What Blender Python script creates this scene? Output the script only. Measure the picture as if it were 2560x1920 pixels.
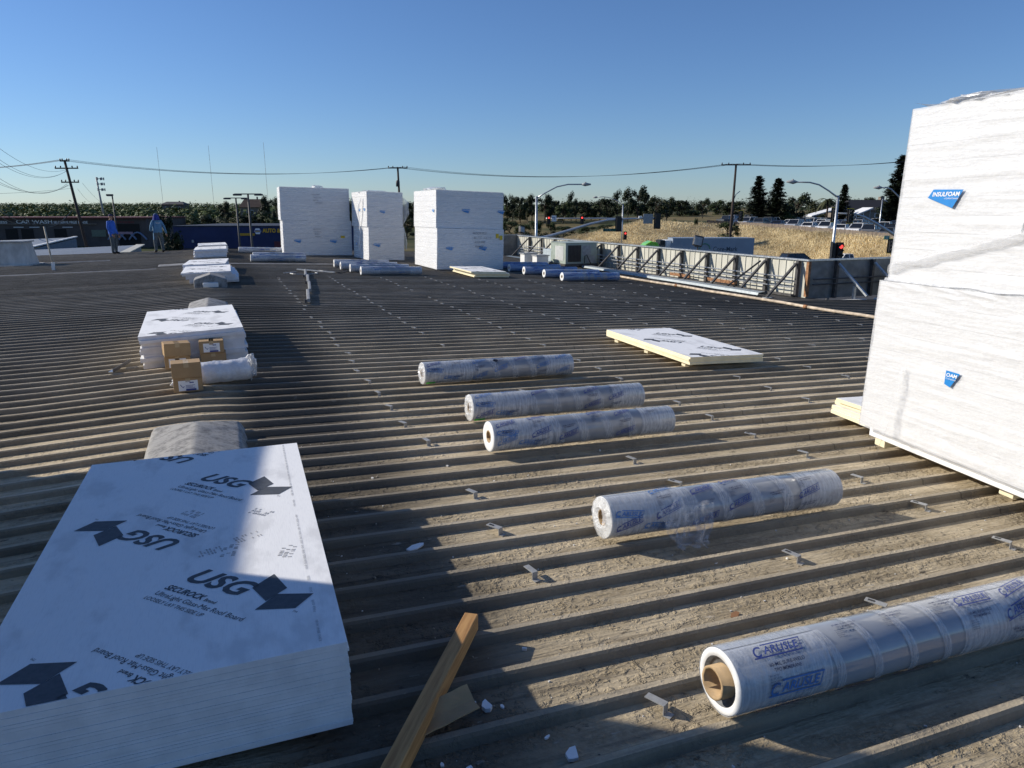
import bpy, bmesh, math, random
from math import sin, cos, pi, radians, hypot, atan2, tan, exp
from mathutils import Vector, Matrix, noise
random.seed(11)
for o in list(bpy.data.objects): bpy.data.objects.remove(o)
sc = bpy.context.scene
COL = sc.collection

# ---------------------------------------------------------------- camera
F_PX, CX, CY, HZ, YAW = 1775.0, 1280.0, 960.0, 524.2, radians(21.93)   # photo is 2560 x 1920
TILT = math.atan2(CY - HZ, F_PX)
cam = bpy.data.cameras.new('camera'); camo = bpy.data.objects.new('camera', cam); COL.objects.link(camo)
cam.sensor_width = 36; cam.lens = 36 * F_PX / 2560; cam.clip_start = .05; cam.clip_end = 6000
camo.location = (0, 0, 0); camo.rotation_euler = (pi / 2 - TILT, 0, -YAW)
sc.camera = camo
sc.render.resolution_x, sc.render.resolution_y = 1024, 768

# ---------------------------------------------------------------- sky, sun, exposure
SUN_EL = radians(27.0); SUN_AZ = atan2(-.829, .56)       # azimuth from +Y towards +X
w = bpy.data.worlds.new('World'); sc.world = w; w.use_nodes = True
nt = w.node_tree
sky = nt.nodes.new('ShaderNodeTexSky'); sky.sky_type = 'NISHITA'; sky.sun_disc = False
sky.sun_elevation = SUN_EL; sky.sun_rotation = SUN_AZ
sky.altitude = 0; sky.air_density = 1.0; sky.dust_density = .08; sky.ozone_density = 5.0
bg = nt.nodes['Background']; bg.inputs['Strength'].default_value = .091
wb = nt.nodes.new('ShaderNodeMix'); wb.data_type = 'RGBA'; wb.blend_type = 'MULTIPLY'; wb.inputs[0].default_value = 1      # the camera's daylight white balance
wb.inputs[7].default_value = (.72, .82, 1.0, 1)
nt.links.new(sky.outputs[0], wb.inputs[6]); nt.links.new(wb.outputs[2], bg.inputs['Color'])
sun = bpy.data.lights.new('sun', 'SUN'); suno = bpy.data.objects.new('sun', sun); COL.objects.link(suno)
sun.energy = 4.2; sun.angle = radians(.53); sun.color = (1.0, .93, .82)
suno.location = (-40, 30, 30)
sd = Vector((sin(SUN_AZ) * cos(SUN_EL), cos(SUN_AZ) * cos(SUN_EL), sin(SUN_EL)))
suno.rotation_euler = (-sd).to_track_quat('-Z', 'Y').to_euler()
sc.view_settings.view_transform = 'Standard'; sc.view_settings.look = 'None'
sc.view_settings.exposure = .30; sc.view_settings.gamma = 1; sc.view_settings.use_curve_mapping = False

# ---------------------------------------------------------------- photo pixel -> place
FW = Vector((sin(YAW) * cos(TILT), cos(YAW) * cos(TILT), -sin(TILT)))
RT = Vector((cos(YAW), -sin(YAW), 0)); UP = RT.cross(FW); HV = Vector((sin(YAW), cos(YAW), 0))
def ray(px, py): return FW + RT * ((px - CX) / F_PX) - UP * ((py - CY) / F_PX)
def at_z(px, py, z):
    d = ray(px, py); return d * (z / d.z)
def at_d(px, py, depth):
    d = ray(px, py); return d * (depth / d.dot(HV))
def gp(px, depth, z):
    p = at_d(px, HZ, depth); return Vector((p.x, p.y, z))
GZ = -7.0                                                   # street level below the eye
def roofz(x):                                               # top of the roof ribs
    P = [(-14, -2.17), (-5, -2.01), (-2, -1.95), (-.678, -1.893), (-.5, -1.884), (-.316, -1.882), (-.13, -1.892), (.046, -1.911), (24, -1.911 - .03434 * 23.954)]
    for (a, za), (b, zb) in zip(P, P[1:]):
        if x <= b: return za + (zb - za) * (x - a) / (b - a)
    return P[-1][1]

# ---------------------------------------------------------------- helpers: materials
class NT:
    def __init__(s, name):
        s.m = bpy.data.materials.new(name); s.m.use_nodes = True; s.t = s.m.node_tree
        s.b = s.t.nodes['Principled BSDF']; s.out = s.t.nodes['Material Output']
    def n(s, typ, **kw):
        k = s.t.nodes.new(typ)
        for a, v in kw.items(): setattr(k, a, v)
        return k
    def L(s, a, b): s.t.links.new(a, b)
    def val(s, sock, v):
        if isinstance(v, (int, float)): sock.default_value = v
        elif isinstance(v, tuple): sock.default_value = v if len(v) == len(sock.default_value) else (*v, 1)
        else: s.L(v, sock)
    def math(s, op, a, b=0, clamp=False):
        k = s.n('ShaderNodeMath', operation=op, use_clamp=clamp); s.val(k.inputs[0], a); s.val(k.inputs[1], b); return k.outputs[0]
    def mix(s, f, a, b):
        k = s.n('ShaderNodeMix', data_type='RGBA'); s.val(k.inputs[0], f); s.val(k.inputs[6], a); s.val(k.inputs[7], b); return k.outputs[2]
    def ramp(s, v, lo, hi, a=0., b=1.):
        k = s.n('ShaderNodeMapRange'); k.interpolation_type = 'SMOOTHSTEP'
        s.val(k.inputs[0], v); k.inputs[1].default_value = lo; k.inputs[2].default_value = hi; k.inputs[3].default_value = a; k.inputs[4].default_value = b
        return k.outputs[0]
    def pos(s, scale=(1, 1, 1), obj=False):
        src = s.n('ShaderNodeTexCoord').outputs['Object'] if obj else s.n('ShaderNodeNewGeometry').outputs['Position']
        k = s.n('ShaderNodeVectorMath', operation='MULTIPLY'); s.L(src, k.inputs[0]); k.inputs[1].default_value = scale; return k.outputs[0]
    def noise(s, vec, scale=5., detail=4., rough=.55):
        k = s.n('ShaderNodeTexNoise'); s.L(vec, k.inputs['Vector']); k.inputs['Scale'].default_value = scale
        k.inputs['Detail'].default_value = detail; k.inputs['Roughness'].default_value = rough; return k.outputs[0]
    def voro(s, vec, scale=5., feature='F1'):
        k = s.n('ShaderNodeTexVoronoi', feature=feature); s.L(vec, k.inputs['Vector']); k.inputs['Scale'].default_value = scale; return k.outputs[0]
    def bump(s, h, strength=.3, dist=.01):
        k = s.n('ShaderNodeBump'); k.inputs['Strength'].default_value = strength; k.inputs['Distance'].default_value = dist
        s.L(h, k.inputs['Height']); s.L(k.outputs[0], s.b.inputs['Normal'])
    def set(s, **kw):
        for k, v in kw.items(): s.val(s.b.inputs[k.replace('_', ' ')], v)
MATS = {}
def mat(name, col, rough=.7, metal=0., var=.15, scale=6., bump=0., bscale=60., stretch=(1, 1, 1), coat=0., spec=.4, col2=None, dist=.004, obj=False):
    if name in MATS: return MATS[name]
    n = NT(name); p = n.pos(stretch, obj)
    f = n.noise(p, scale, 5); f = n.ramp(f, .3, .7)
    a = tuple(c * (1 - var) for c in col); b = col2 or tuple(min(1, c * (1 + var)) for c in col)
    n.set(Base_Color=n.mix(f, (*a, 1), (*b, 1)), Metallic=metal, Coat_Weight=coat, Specular_IOR_Level=spec)
    n.set(Roughness=n.ramp(n.noise(p, scale * 2.3, 3), .2, .8, max(.02, rough - .1), min(1, rough + .1)))
    if bump: n.bump(n.noise(p, bscale, 5, .6), bump, dist)
    MATS[name] = n.m; return n.m
def emis(name, col, k):
    if name in MATS: return MATS[name]
    n = NT(name); n.set(Base_Color=col, Emission_Color=col, Emission_Strength=k); MATS[name] = n.m; return n.m
def film_mat(name, col, alpha, rough=.22, bump=.35, streak=(2, 2, 40), sc_=3., obj=False):
    n = NT(name); p = n.pos(streak, obj)
    h = n.noise(p, sc_, 6, .65); h2 = n.noise(n.pos((9, 9, 14), obj), 4, 4)
    n.set(Base_Color=n.mix(n.ramp(h2, .35, .7), tuple(c * .93 for c in col), col), Roughness=rough, Specular_IOR_Level=.5, Coat_Weight=.3, Coat_Roughness=.12)
    n.set(Alpha=n.ramp(h, .3, .75, max(0, alpha - .15), min(1, alpha + .2)))
    n.bump(n.math('ADD', h, n.math('MULTIPLY', h2, .6)), bump, .02)
    MATS[name] = n.m; return n.m

# ---------------------------------------------------------------- helpers: meshes and objects
_txt = {}
def text_mesh(s, bold=0., shear=0., sp=1.):
    k = (s, bold, shear, sp)
    if k in _txt: return _txt[k]
    cu = bpy.data.curves.new('t', 'FONT'); cu.body = s; cu.size = 1; cu.shear = shear; cu.offset = bold; cu.space_character = sp; cu.resolution_u = 3
    ob = bpy.data.objects.new('t', cu); COL.objects.link(ob)
    dg = bpy.context.evaluated_depsgraph_get(); me = bpy.data.meshes.new_from_object(ob.evaluated_get(dg))
    vs = [(v.co.x, v.co.y) for v in me.vertices]; fs = [tuple(p.vertices) for p in me.polygons]
    bpy.data.objects.remove(ob); bpy.data.curves.remove(cu); bpy.data.meshes.remove(me)
    _txt[k] = (vs, fs); return _txt[k]
class MB:
    def __init__(s): s.v = []; s.f = []; s.mi = []
    def add(s, vs, fs, mi=0):
        o = len(s.v); s.v += [tuple(v) for v in vs]; s.f += [tuple(i + o for i in f) for f in fs]; s.mi += [mi] * len(fs); return s
    def box(s, c, d, mi=0, R=None, taper=1.):
        vs = []
        for z in (-1, 1):
            k = taper if z > 0 else 1
            for x, y in ((-1, -1), (1, -1), (1, 1), (-1, 1)):
                q = Vector((x * d[0] / 2 * k, y * d[1] / 2 * k, z * d[2] / 2)); q = R @ q if R else q
                vs.append(q + Vector(c))
        return s.add(vs, [(3, 2, 1, 0), (4, 5, 6, 7), (0, 1, 5, 4), (1, 2, 6, 5), (2, 3, 7, 6), (3, 0, 4, 7)], mi)
    def beam(s, p0, p1, wd, ht, mi=0, up=(0, 0, 1)):
        p0, p1 = Vector(p0), Vector(p1); d = p1 - p0; L = d.length; d.normalize(); x = d.cross(Vector(up))
        if x.length < 1e-4: x = Vector((1, 0, 0))
        x.normalize(); z = x.cross(d); R = Matrix((x, d, z)).transposed()
        return s.box((p0 + p1) / 2, (wd, L, ht), mi, R)
    def path(s, pts, r, n=8, mi=0, caps=True):
        pts = [Vector(p) for p in pts]; rs = r if isinstance(r, (list, tuple)) else [r] * len(pts)
        vs = []; fs = []; prev = None
        for i, p in enumerate(pts):
            d = (pts[min(i + 1, len(pts) - 1)] - pts[max(i - 1, 0)]).normalized()
            u = prev - d * prev.dot(d) if prev else d.orthogonal()
            if u.length < 1e-5: u = d.orthogonal()
            u.normalize(); prev = u; v = d.cross(u)
            for k in range(n): a = 2 * pi * k / n; vs.append(p + (u * cos(a) + v * sin(a)) * rs[i])
        for i in range(len(pts) - 1):
            for k in range(n): fs.append((i * n + k, i * n + (k + 1) % n, (i + 1) * n + (k + 1) % n, (i + 1) * n + k))
        if caps: fs += [tuple(reversed(range(n))), tuple(range((len(pts) - 1) * n, len(pts) * n))]
        return s.add(vs, fs, mi)
    def tube(s, p0, p1, r0, r1=None, n=8, mi=0): return s.path([p0, p1], [r0, r0 if r1 is None else r1], n, mi)
    def quad(s, a, b, c, d, mi=0): return s.add([a, b, c, d], [(0, 1, 2, 3)], mi)
    def prism(s, poly, fn, t0, t1, mi=0):              # poly (u,v) extruded between t0 and t1 by fn(u,v,t)
        n = len(poly); vs = [fn(u, v, t0) for u, v in poly] + [fn(u, v, t1) for u, v in poly]
        return s.add(vs, [tuple(reversed(range(n))), tuple(range(n, 2 * n))] + [(i, (i + 1) % n, n + (i + 1) % n, n + i) for i in range(n)], mi)
    def grid(s, nu, nv, fn, mi=0):
        vs = [fn(i / nu, j / nv) for j in range(nv + 1) for i in range(nu + 1)]; k = nu + 1
        return s.add(vs, [(j * k + i, j * k + i + 1, (j + 1) * k + i + 1, (j + 1) * k + i) for j in range(nv) for i in range(nu)], mi)
    def text(s, t, size, fn, mi=0, bold=.0, shear=0., width=None, anchor='l', sp=1.):
        vs, fs = text_mesh(t, bold, shear, sp)
        if not vs: return s
        x0 = min(v[0] for v in vs); x1 = max(v[0] for v in vs); k = size / .72
        kx = (width / (x1 - x0)) if width else k
        off = x0 if anchor == 'l' else (x0 + x1) / 2 if anchor == 'c' else x1
        return s.add([fn((x - off) * kx, y * k) for x, y in vs], fs, mi)
    def leaf(s, p, a, n, mi=0, asp=1.):                # small leaf-clump quad of size a
        n = Vector(n).normalized(); u = n.orthogonal().normalized(); th = random.random() * 6.3
        u = u * cos(th) + n.cross(u) * sin(th); v = n.cross(u) * asp; p = Vector(p)
        return s.add([p - u * a - v * a * .4, p + u * a * .2 - v * a, p + u * a + v * a * .3, p - u * a * .3 + v * a], [(0, 1, 2, 3)], mi)
    def mesh(s, name, mats, smooth=False):
        me = bpy.data.meshes.new(name); me.from_pydata([tuple(v) for v in s.v], [], s.f); 
        for m in (mats if isinstance(mats, (list, tuple)) else [mats]): me.materials.append(m)
        me.polygons.foreach_set('material_index', s.mi)
        if smooth: me.polygons.foreach_set('use_smooth', [True] * len(s.f))
        me.validate(); me.update(); return me
    def build(s, name, mats, parent=None, smooth=False, loc=None, rot=None):
        return link(name, s.mesh(name, mats, smooth), parent, loc, rot)
def link(name, me, parent=None, loc=None, rot=None):
    o = bpy.data.objects.new(name, me); COL.objects.link(o)
    if parent: o.parent = parent
    if loc is not None: o.location = loc
    if rot is not None: o.rotation_euler = rot
    return o
def tag(o, label=None, cat=None, group=None, kind=None):
    if label: o['label'] = label
    if cat: o['category'] = cat
    if group: o['group'] = group
    if kind: o['kind'] = kind
    return o
def thing(name, label, cat, loc=(0, 0, 0), rz=0., group=None, rx=0., ry=0.):
    o = bpy.data.objects.new(name, None); COL.objects.link(o); o.empty_display_size = .1
    o.location = loc; o.rotation_euler = (rx, ry, rz); return tag(o, label, cat, group)
def kids(o): return [c for c in bpy.data.objects if c.parent == o]
def copy_tree(o, parent=None, cache=None):
    c = o.copy(); COL.objects.link(c); c.parent = parent
    for k in o.children: copy_tree(k, c)
    return c
def bevel(o, wd=.006, seg=2):
    m = o.modifiers.new('bevel', 'BEVEL'); m.width = wd; m.segments = seg; m.limit_method = 'ANGLE'; m.angle_limit = radians(40); return o
def sm(a, b, x):
    t = max(0, min(1, (x - a) / (b - a))); return t * t * (3 - 2 * t)
def nz(*a): return noise.noise(Vector((*a, 0., 0.)[:3]))
# ================================================================ materials of the place
def roof_mat(name, rib):
    n = NT(name); P = n.n('ShaderNodeNewGeometry').outputs['Position']; s = n.n('ShaderNodeSeparateXYZ'); n.L(P, s.inputs[0]); X, Y = s.outputs[0], s.outputs[1]
    big = n.noise(n.pos(), .55, 4); mid = n.noise(n.pos((1, 3.5, 1)), 2.2, 6, .62); fine = n.noise(n.pos(), 45, 5, .7); strk = n.noise(n.pos((.35, 9, 1)), 3., 5)
    tan_ = n.mix(n.ramp(mid, .3, .72), (.33, .265, .170), (.62, .515, .35))
    tan_ = n.mix(n.ramp(fine, .4, .75, 0, .5), tan_, (.68, .575, .41))
    tan_ = n.mix(n.ramp(strk, .52, .72, 0, .55), tan_, (.16, .135, .105))
    dark = n.mix(n.ramp(mid, .3, .7), (.040, .036, .031), (.080, .072, .061)) if not rib else n.mix(n.ramp(mid, .3, .7), (.10, .088, .072), (.26, .232, .19))
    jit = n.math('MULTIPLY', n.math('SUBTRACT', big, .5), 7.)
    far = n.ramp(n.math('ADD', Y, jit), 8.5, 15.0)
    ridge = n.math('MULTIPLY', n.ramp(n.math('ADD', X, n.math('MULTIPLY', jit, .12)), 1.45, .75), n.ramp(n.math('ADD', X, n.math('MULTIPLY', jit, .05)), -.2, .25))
    ridge = n.math('MULTIPLY', ridge, n.ramp(n.math('ADD', Y, jit), 3.0, 7.0, .8, 1.))  # ridge-side stain; its near stretch also paints in the board stack's shade
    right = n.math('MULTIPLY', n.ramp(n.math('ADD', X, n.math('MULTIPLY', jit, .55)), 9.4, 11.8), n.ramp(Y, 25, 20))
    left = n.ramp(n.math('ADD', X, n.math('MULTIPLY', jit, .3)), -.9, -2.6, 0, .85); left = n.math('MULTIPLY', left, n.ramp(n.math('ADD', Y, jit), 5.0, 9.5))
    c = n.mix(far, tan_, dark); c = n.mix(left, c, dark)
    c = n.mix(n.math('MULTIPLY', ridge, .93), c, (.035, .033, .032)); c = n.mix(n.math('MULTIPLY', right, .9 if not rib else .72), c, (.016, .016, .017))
    spots = n.ramp(n.noise(n.pos((1, 1.6, 1)), 6.5, 6, .7), .60, .70)
    c = n.mix(n.math('MULTIPLY', spots, .75 if not rib else .3), c, (.03, .028, .026))
    pale = n.ramp(n.noise(n.pos((1, 2.2, 1)), 9., 5, .6), .64, .73, 0, .5); c = n.mix(pale, c, (.5, .47, .41))
    if rib:                                              # shade painted into the rib flanks by surface slope, crowns left paler
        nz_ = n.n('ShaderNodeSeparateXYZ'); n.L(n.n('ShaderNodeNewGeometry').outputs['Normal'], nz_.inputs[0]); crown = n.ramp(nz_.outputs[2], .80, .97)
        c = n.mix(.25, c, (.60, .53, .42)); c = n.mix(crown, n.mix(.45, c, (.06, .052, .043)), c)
    sh = n.math('FLOOR', n.math('DIVIDE', n.math('SUBTRACT', Y, 1.7972 * 1.9096 + .15), .915)); wn = n.n('ShaderNodeTexWhiteNoise', noise_dimensions='1D'); n.L(sh, wn.inputs['W'])   # each 3 ft sheet weathered a little differently
    gain = n.n('ShaderNodeVectorMath', operation='SCALE'); n.L(c, gain.inputs[0]); n.L(n.ramp(wn.outputs[0], 0, 1, .86, 1.18), gain.inputs['Scale']); c = gain.outputs[0]
    for xl in (5.05, 9.9, -5.2):                         # end laps between sheets
        d_ = n.math('ABSOLUTE', n.math('SUBTRACT', n.math('ADD', X, n.math('MULTIPLY', wn.outputs[0], .05)), xl)); c = n.mix(n.ramp(d_, .010, .003, 0, .45), c, (.02, .018, .016))
    n.set(Base_Color=c, Roughness=n.ramp(fine, .3, .7, .80, .97), Specular_IOR_Level=.10)
    blob = n.ramp(n.noise(n.pos((1, 1.15, 1)), 20 if not rib else 30, 4, .6), .47, .66); ridgeln = n.ramp(n.noise(n.pos((.25, 1.6, 1)), 34, 3), .4, .7)
    area = n.ramp(n.noise(n.pos((.5, 1, 1)), 2.4, 2), .36, .58)
    h = n.math('ADD', n.math('MULTIPLY', n.math('MULTIPLY', blob, area), 1. if not rib else .28), n.math('MULTIPLY', fine, .35))
    h = n.math('ADD', h, n.math('MULTIPLY', ridgeln, .28 if not rib else .05)); n.bump(h, 1., .011)
    return n.m
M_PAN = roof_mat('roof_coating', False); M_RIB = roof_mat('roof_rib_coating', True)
M_GALV = mat('galvanised_steel', (.50, .52, .53), .42, .75, .18, 14, .05, 90)
M_STEEL = mat('weathered_steel', (.075, .072, .070), .6, .1, .3, 10, .15, 60)
M_GREYPAINT = mat('grey_painted_metal', (.34, .35, .35), .55, .1, .15, 8)
M_PALEWALL = mat('pale_painted_wall_panel', (.56, .545, .46), .6, .05, .14, 3, .05, 30, (1, 1, .2))
M_BLACK = mat('black_plastic', (.02, .02, .021), .45, 0, .2)
M_WHITE = mat('white_paint', (.78, .78, .76), .55, 0, .05)
M_RUST = mat('rusty_steel', (.30, .15, .07), .8, .1, .4, 12, .2, 70)
M_WOODPOLE = mat('dark_creosote_wood', (.055, .040, .032), .85, 0, .35, 8, .4, 40, (6, 6, .5))
M_ASPH = mat('asphalt', (.055, .055, .056), .9, 0, .2, 3, .3, 90)
M_CONC = mat('concrete', (.36, .345, .32), .85, 0, .18, 5, .25, 60)

# ================================================================ ground, hills
def terr(d):
    P = [(0, -7), (140, -7), (235, -3.6), (400, -1.2), (700, 1.6), (1100, 3.6), (1500, 3.8), (3500, 3)]
    for (a, za), (b, zb) in zip(P, P[1:]):
        if d <= b: return za + (zb - za) * (d - a) / (b - a)
    return 6.
n = NT('ground_cover'); a = n.noise(n.pos(), .02, 6); b = n.noise(n.pos(), .25, 5)
g = n.mix(n.ramp(a, .42, .6), (.050, .062, .024), (.20, .155, .075)); g = n.mix(n.ramp(b, .4, .7, 0, .6), g, (.055, .05, .03)); n.set(Base_Color=g, Roughness=.95, Specular_IOR_Level=.1); M_GROUND = n.m
m = MB(); rings = [0, 30, 60, 100, 140, 180, 235, 300, 400, 550, 700, 900, 1100, 1500, 2200, 3500]; NA = 96
for r in rings:
    for k in range(NA):
        th = 2 * pi * k / NA; x, y = r * sin(th), r * cos(th)
        m.v.append((x, y, terr(r) + (0 if r < 150 else nz(x * .004, y * .004, 1) * min(2.2, (r - 150) * .006))))
for i in range(len(rings) - 1):
    for k in range(NA):
        m.f.append((i * NA + k, i * NA + (k + 1) % NA, (i + 1) * NA + (k + 1) % NA, (i + 1) * NA + k)); m.mi.append(0)
tag(m.build('ground', M_GROUND, smooth=True), kind='structure')
def gz(p):
    d = hypot(p.x, p.y); return terr(d) + (0 if d < 150 else nz(p.x * .004, p.y * .004, 1) * min(2.2, (d - 150) * .006))
m = MB(); A, B_, C_, D_ = [gp(px, d, GZ + .004) for px, d in ((700, 52), (3300, 40), (3300, 96), (700, 118))]
m.quad(A, B_, C_, D_); tag(m.build('road', M_ASPH), kind='structure')
m = MB(); A, B_, C_, D_ = [gp(px, d, GZ + .004) for px, d in ((-900, 58), (690, 52), (690, 128), (-900, 128))]
m.quad(A, B_, C_, D_); tag(m.build('parking_lot', M_ASPH), kind='structure')

# ================================================================ the building underfoot: roof sheet, each rib, parapet
YN, YF, XL, YJ, XJ, XR = -5.0, 39.4, -13.0, 15.35, 14.0, 24.0
bld = thing('warehouse_building', 'low warehouse whose ribbed, tan and black coated metal roof fills the picture', 'building', (0, 0, 0))
m = MB(); xs = [-13, -9, -5, -2, -1.2, -.678, -.5, -.316, -.13, .046, 2, 6, 10, 14]; RH = .046
ys = [YN + (YJ - YN) * i / 10 for i in range(11)] + [YJ + (YF - YJ) * i / 10 for i in range(1, 11)]
m.grid(len(xs) - 1, len(ys) - 1, lambda u, v: (xs[round(u * (len(xs) - 1))], ys[round(v * (len(ys) - 1))], roofz(xs[round(u * (len(xs) - 1))]) - RH))
m.grid(5, 4, lambda u, v: (14 + 10 * u, YN + (YJ - YN) * v, roofz(14 + 10 * u) - RH))
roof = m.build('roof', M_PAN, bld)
m = MB()                                                    # flat gutter deck between roof edge and parapet
m.grid(4, 12, lambda u, v: (14.0 + 1.75 * u, YJ + (YF - 1 - YJ) * v, -2.47 - .02 * u)); m.build('gutter_deck', mat('black_bitumen_deck', (.045, .044, .043), .8, 0, .4, 2, .3, 40), bld)
m = MB(); zb = GZ - .2
for a, b in (((XL, YN), (XR, YN)), ((XR, YN), (XR, YJ)), ((XR, YJ), (15.8, YJ + .6)), ((15.8, YJ + .6), (15.8, YF)), ((15.8, YF), (XL, YF)), ((XL, YF), (XL, YN))):
    m.quad((*a, zb), (*b, zb), (*b, min(roofz(b[0]), -2.0) - .07 - (.12 if b[0] > 13 else 0)), (*a, min(roofz(a[0]), -2.0) - .07 - (.12 if a[0] > 13 else 0)))
m.build('outer_wall', M_PALEWALL, bld)
def rib_mesh(k, x1):
    m = MB(); X = [-13, -9, -6.5, -5, -3.5, -2, -1.3, -.678, -.5, -.316, -.13, .046, .6]; t = .6
    while t < x1 - 1.0: t += 1.05; X.append(t)
    X.append(x1); X = sorted(set(X)); R = random.Random(k); ph = R.random() * 9
    sec = ((-.040, -RH - .004), (-.030, -.010), (-.017, .0), (.014, .0005), (.026, -.009), (.038, -RH - .004))
    for x in X:
        dz = nz(x * .7, ph, 3) * .004 + (.004 if abs(x + .678) < .01 or abs(x - .046) < .01 else 0); dy = nz(x * .25, ph, 7) * .008
        m.v += [(x, dy + a, roofz(x) + b + (dz if b > -.03 else 0)) for a, b in sec]
    q = len(sec)
    for i in range(len(X) - 1):
        for j in range(q - 1): m.f.append((i * q + j, (i + 1) * q + j, (i + 1) * q + j + 1, i * q + j + 1)); m.mi.append(0)
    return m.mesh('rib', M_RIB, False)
LONG = [rib_mesh(k, XR) for k in range(5)]; SHORT = [rib_mesh(20 + k, XJ) for k in range(5)]
Y0 = 1.7972 * 1.9096; k0 = int((YN - Y0) / .305) + 1
for k in range(k0, int((YF - Y0) / .305) + 1):
    y = Y0 + .305 * k; y += random.uniform(-.006, .006)
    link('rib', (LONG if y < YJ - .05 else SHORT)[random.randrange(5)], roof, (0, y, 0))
# transverse lap flashings on the roof
def strip(x0, x1, y, wd, mt, nm='lap_flashing', h=.006):
    m = MB(); N = 14
    m.grid(N, 3, lambda u, v: (x0 + (x1 - x0) * u, y + wd * (v - .5) + .02 * nz(u * 6, y), roofz(x0 + (x1 - x0) * u) + h + (.012 if 0.2 < v < .8 else -.02))); return m.build(nm, mt, roof)
M_LAP = mat('pale_lap_flashing', (.30, .29, .27), .7, .1, .25, 3)
strip(-9, -2.1, 27.0, .16, M_LAP); strip(-2.1, 4.4, 28.3, .22, M_LAP); strip(-7.2, -4.2, 33.0, .13, M_LAP); strip(-2.15, -1.1, 28.75, .95, M_LAP, 'patch_sheet')

# parapet
PT, PB, PX, PY = -1.43, -2.52, 15.6, 15.95
par = thing('parapet_wall', 'pale ribbed metal parapet with steel posts and diagonal braces along the roof edge', 'parapet', (0, 0, 0))
pm = MB()
sec = [(0, 0), (.265, 0), (.27, -.022), (.293, -.022), (.298, 0)]
for (a, b) in zip(sec, sec[1:]): pm.quad((b[1], a[0] * 0 + b[0], PB), (a[1], a[0], PB), (a[1], a[0], PT), (b[1], b[0], PT))
pm.quad((.03, 0, PB), (.03, .298, PB), (.03, .298, PT), (.03, 0, PT)); panel = pm.mesh('wall_panel', M_PALEWALL)
def wall_run(x, y, rz, n, root):
    d = Vector((-sin(rz), cos(rz), 0))
    for i in range(n): link('wall_panel', panel, root, Vector((x, y, 0)) + d * (.3 * i), (0, 0, rz))
wall_run(PX, PY, 0, 74, par)
def capbar(a, b, root, rust=False):
    m = MB(); m.beam((*a, PT + .02), (*b, PT + .02), .14, .045); m.build('coping', M_GALV, root)
    m = MB(); a = Vector((*a, 0)); b = Vector((*b, 0)); L = (b - a).length; N = int(L / .05)
    for i in range(N):
        p = a + (b - a) * (i / N)
        for sgn in (-1, 0, 1):
            t = p + Vector((sgn * .05, random.uniform(-.03, .03), PT + .15 + random.uniform(-.02, .02))); q = p + Vector((sgn * .01, 0, PT + .042))
            m.add([q - Vector((.003, .003, 0)), q + Vector((.003, .003, 0)), t], [(0, 1, 2)])
    tag(m.build('bird_spikes', M_GALV, root), kind='stuff')
capbar((PX + .01, PY - .05), (PX + .01, PY + 22.2), par)
def frame_post(o, rz, root, brace=True, mt=None, foot=-2.47, reach=1.15):
    mt = mt or M_STEEL; R = Matrix.Rotation(rz, 3, 'Z'); f = lambda x, y, z: R @ Vector((x, y, 0)) + Vector((o[0], o[1], z))
    m = MB(); m.beam(f(-.09, 0, PB), f(-.09, 0, PT), .10, .09, 0, (1, 0, 0)); m.build('post', mt, root)
    if brace:
        m = MB(); m.beam(f(-.16, .0, PT - .08), f(-reach, .0, foot + .02), .075, .055); m.build('brace', mt, root)
        m = MB(); m.box(f(-reach + .02, 0, foot + .012), (.22, .2, .02)); m.build('base_plate', M_GALV, root)
for i, y in enumerate([16.25, 17.55, 19.0, 20.5, 22.0, 23.5, 25.0, 26.5, 28.0, 29.6, 31.2, 32.8, 34.4, 36.0]): frame_post((PX, y), 0, par)
m = MB(); m.beam((PX - .16, 17.75, PT - .1), (PX - 1.0, 18.4, -2.45), .06, .05); m.build('brace', M_STEEL, par)
for z, r in ((-1.93, .022), (-2.08, .022), (-2.22, .018)):
    m = MB(); m.path([(PX - .2, 16.3 + 1.6 * i, z + .012 * nz(i, z)) for i in range(14)], r, 6); m.build('conduit', M_GALV, par)
m = MB(); m.beam((15.35, 16.2, -2.43), (15.2, 30, -2.43), .12, .06); m.build('sill_channel', M_STEEL, par)
for y0, L in ((18.7, 1.5), (21.2, 1.2)):
    m = MB(); m.beam((PX - .26, y0, -2.3), (PX - .26, y0 + L, -2.3), .05, .1); m.build('rusty_plank', M_RUST, par)
ret = thing('parapet_return_wall', 'shaded return of the parapet with galvanised angle braces, beside the tall wrapped stack', 'parapet', (0, 0, 0))
M_DKWALL = mat('wall_panel_shaded', (.20, .205, .20), .6, .2, .2, 4)  # darker copy of the wall panel, the return's shade painted in
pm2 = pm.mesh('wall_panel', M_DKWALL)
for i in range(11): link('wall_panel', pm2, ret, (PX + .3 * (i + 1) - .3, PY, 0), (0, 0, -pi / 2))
capbar((PX - .05, PY), (PX + 3.4, PY), ret)
for x in (16.6, 18.0):
    R = -pi / 2
    m = MB(); m.beam((x, PY - .09, PB), (x, PY - .09, PT), .09, .1); m.build('post', M_STEEL, ret)
    m = MB(); m.beam((x, PY - .16, PT - .1), (x + .12, PY - 1.15, -2.36), .075, .05); m.build('brace', M_GALV, ret)
    m = MB(); m.beam((x + .05, PY - .75, -2.5), (x + .05, PY - .75, -2.12), .07, .07); m.build('strut', M_GALV, ret)
    m = MB(); m.box((x - .1, PY - .85, -2.505), (.95, .16, .05)); m.build('base_plate', M_WHITE, ret)
for z in (-1.95, -2.1):
    m = MB(); m.tube((PX + .1, PY - .14, z), (PX + 3.2, PY - .14, z), .02); m.build('conduit', M_STEEL, ret)
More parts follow.
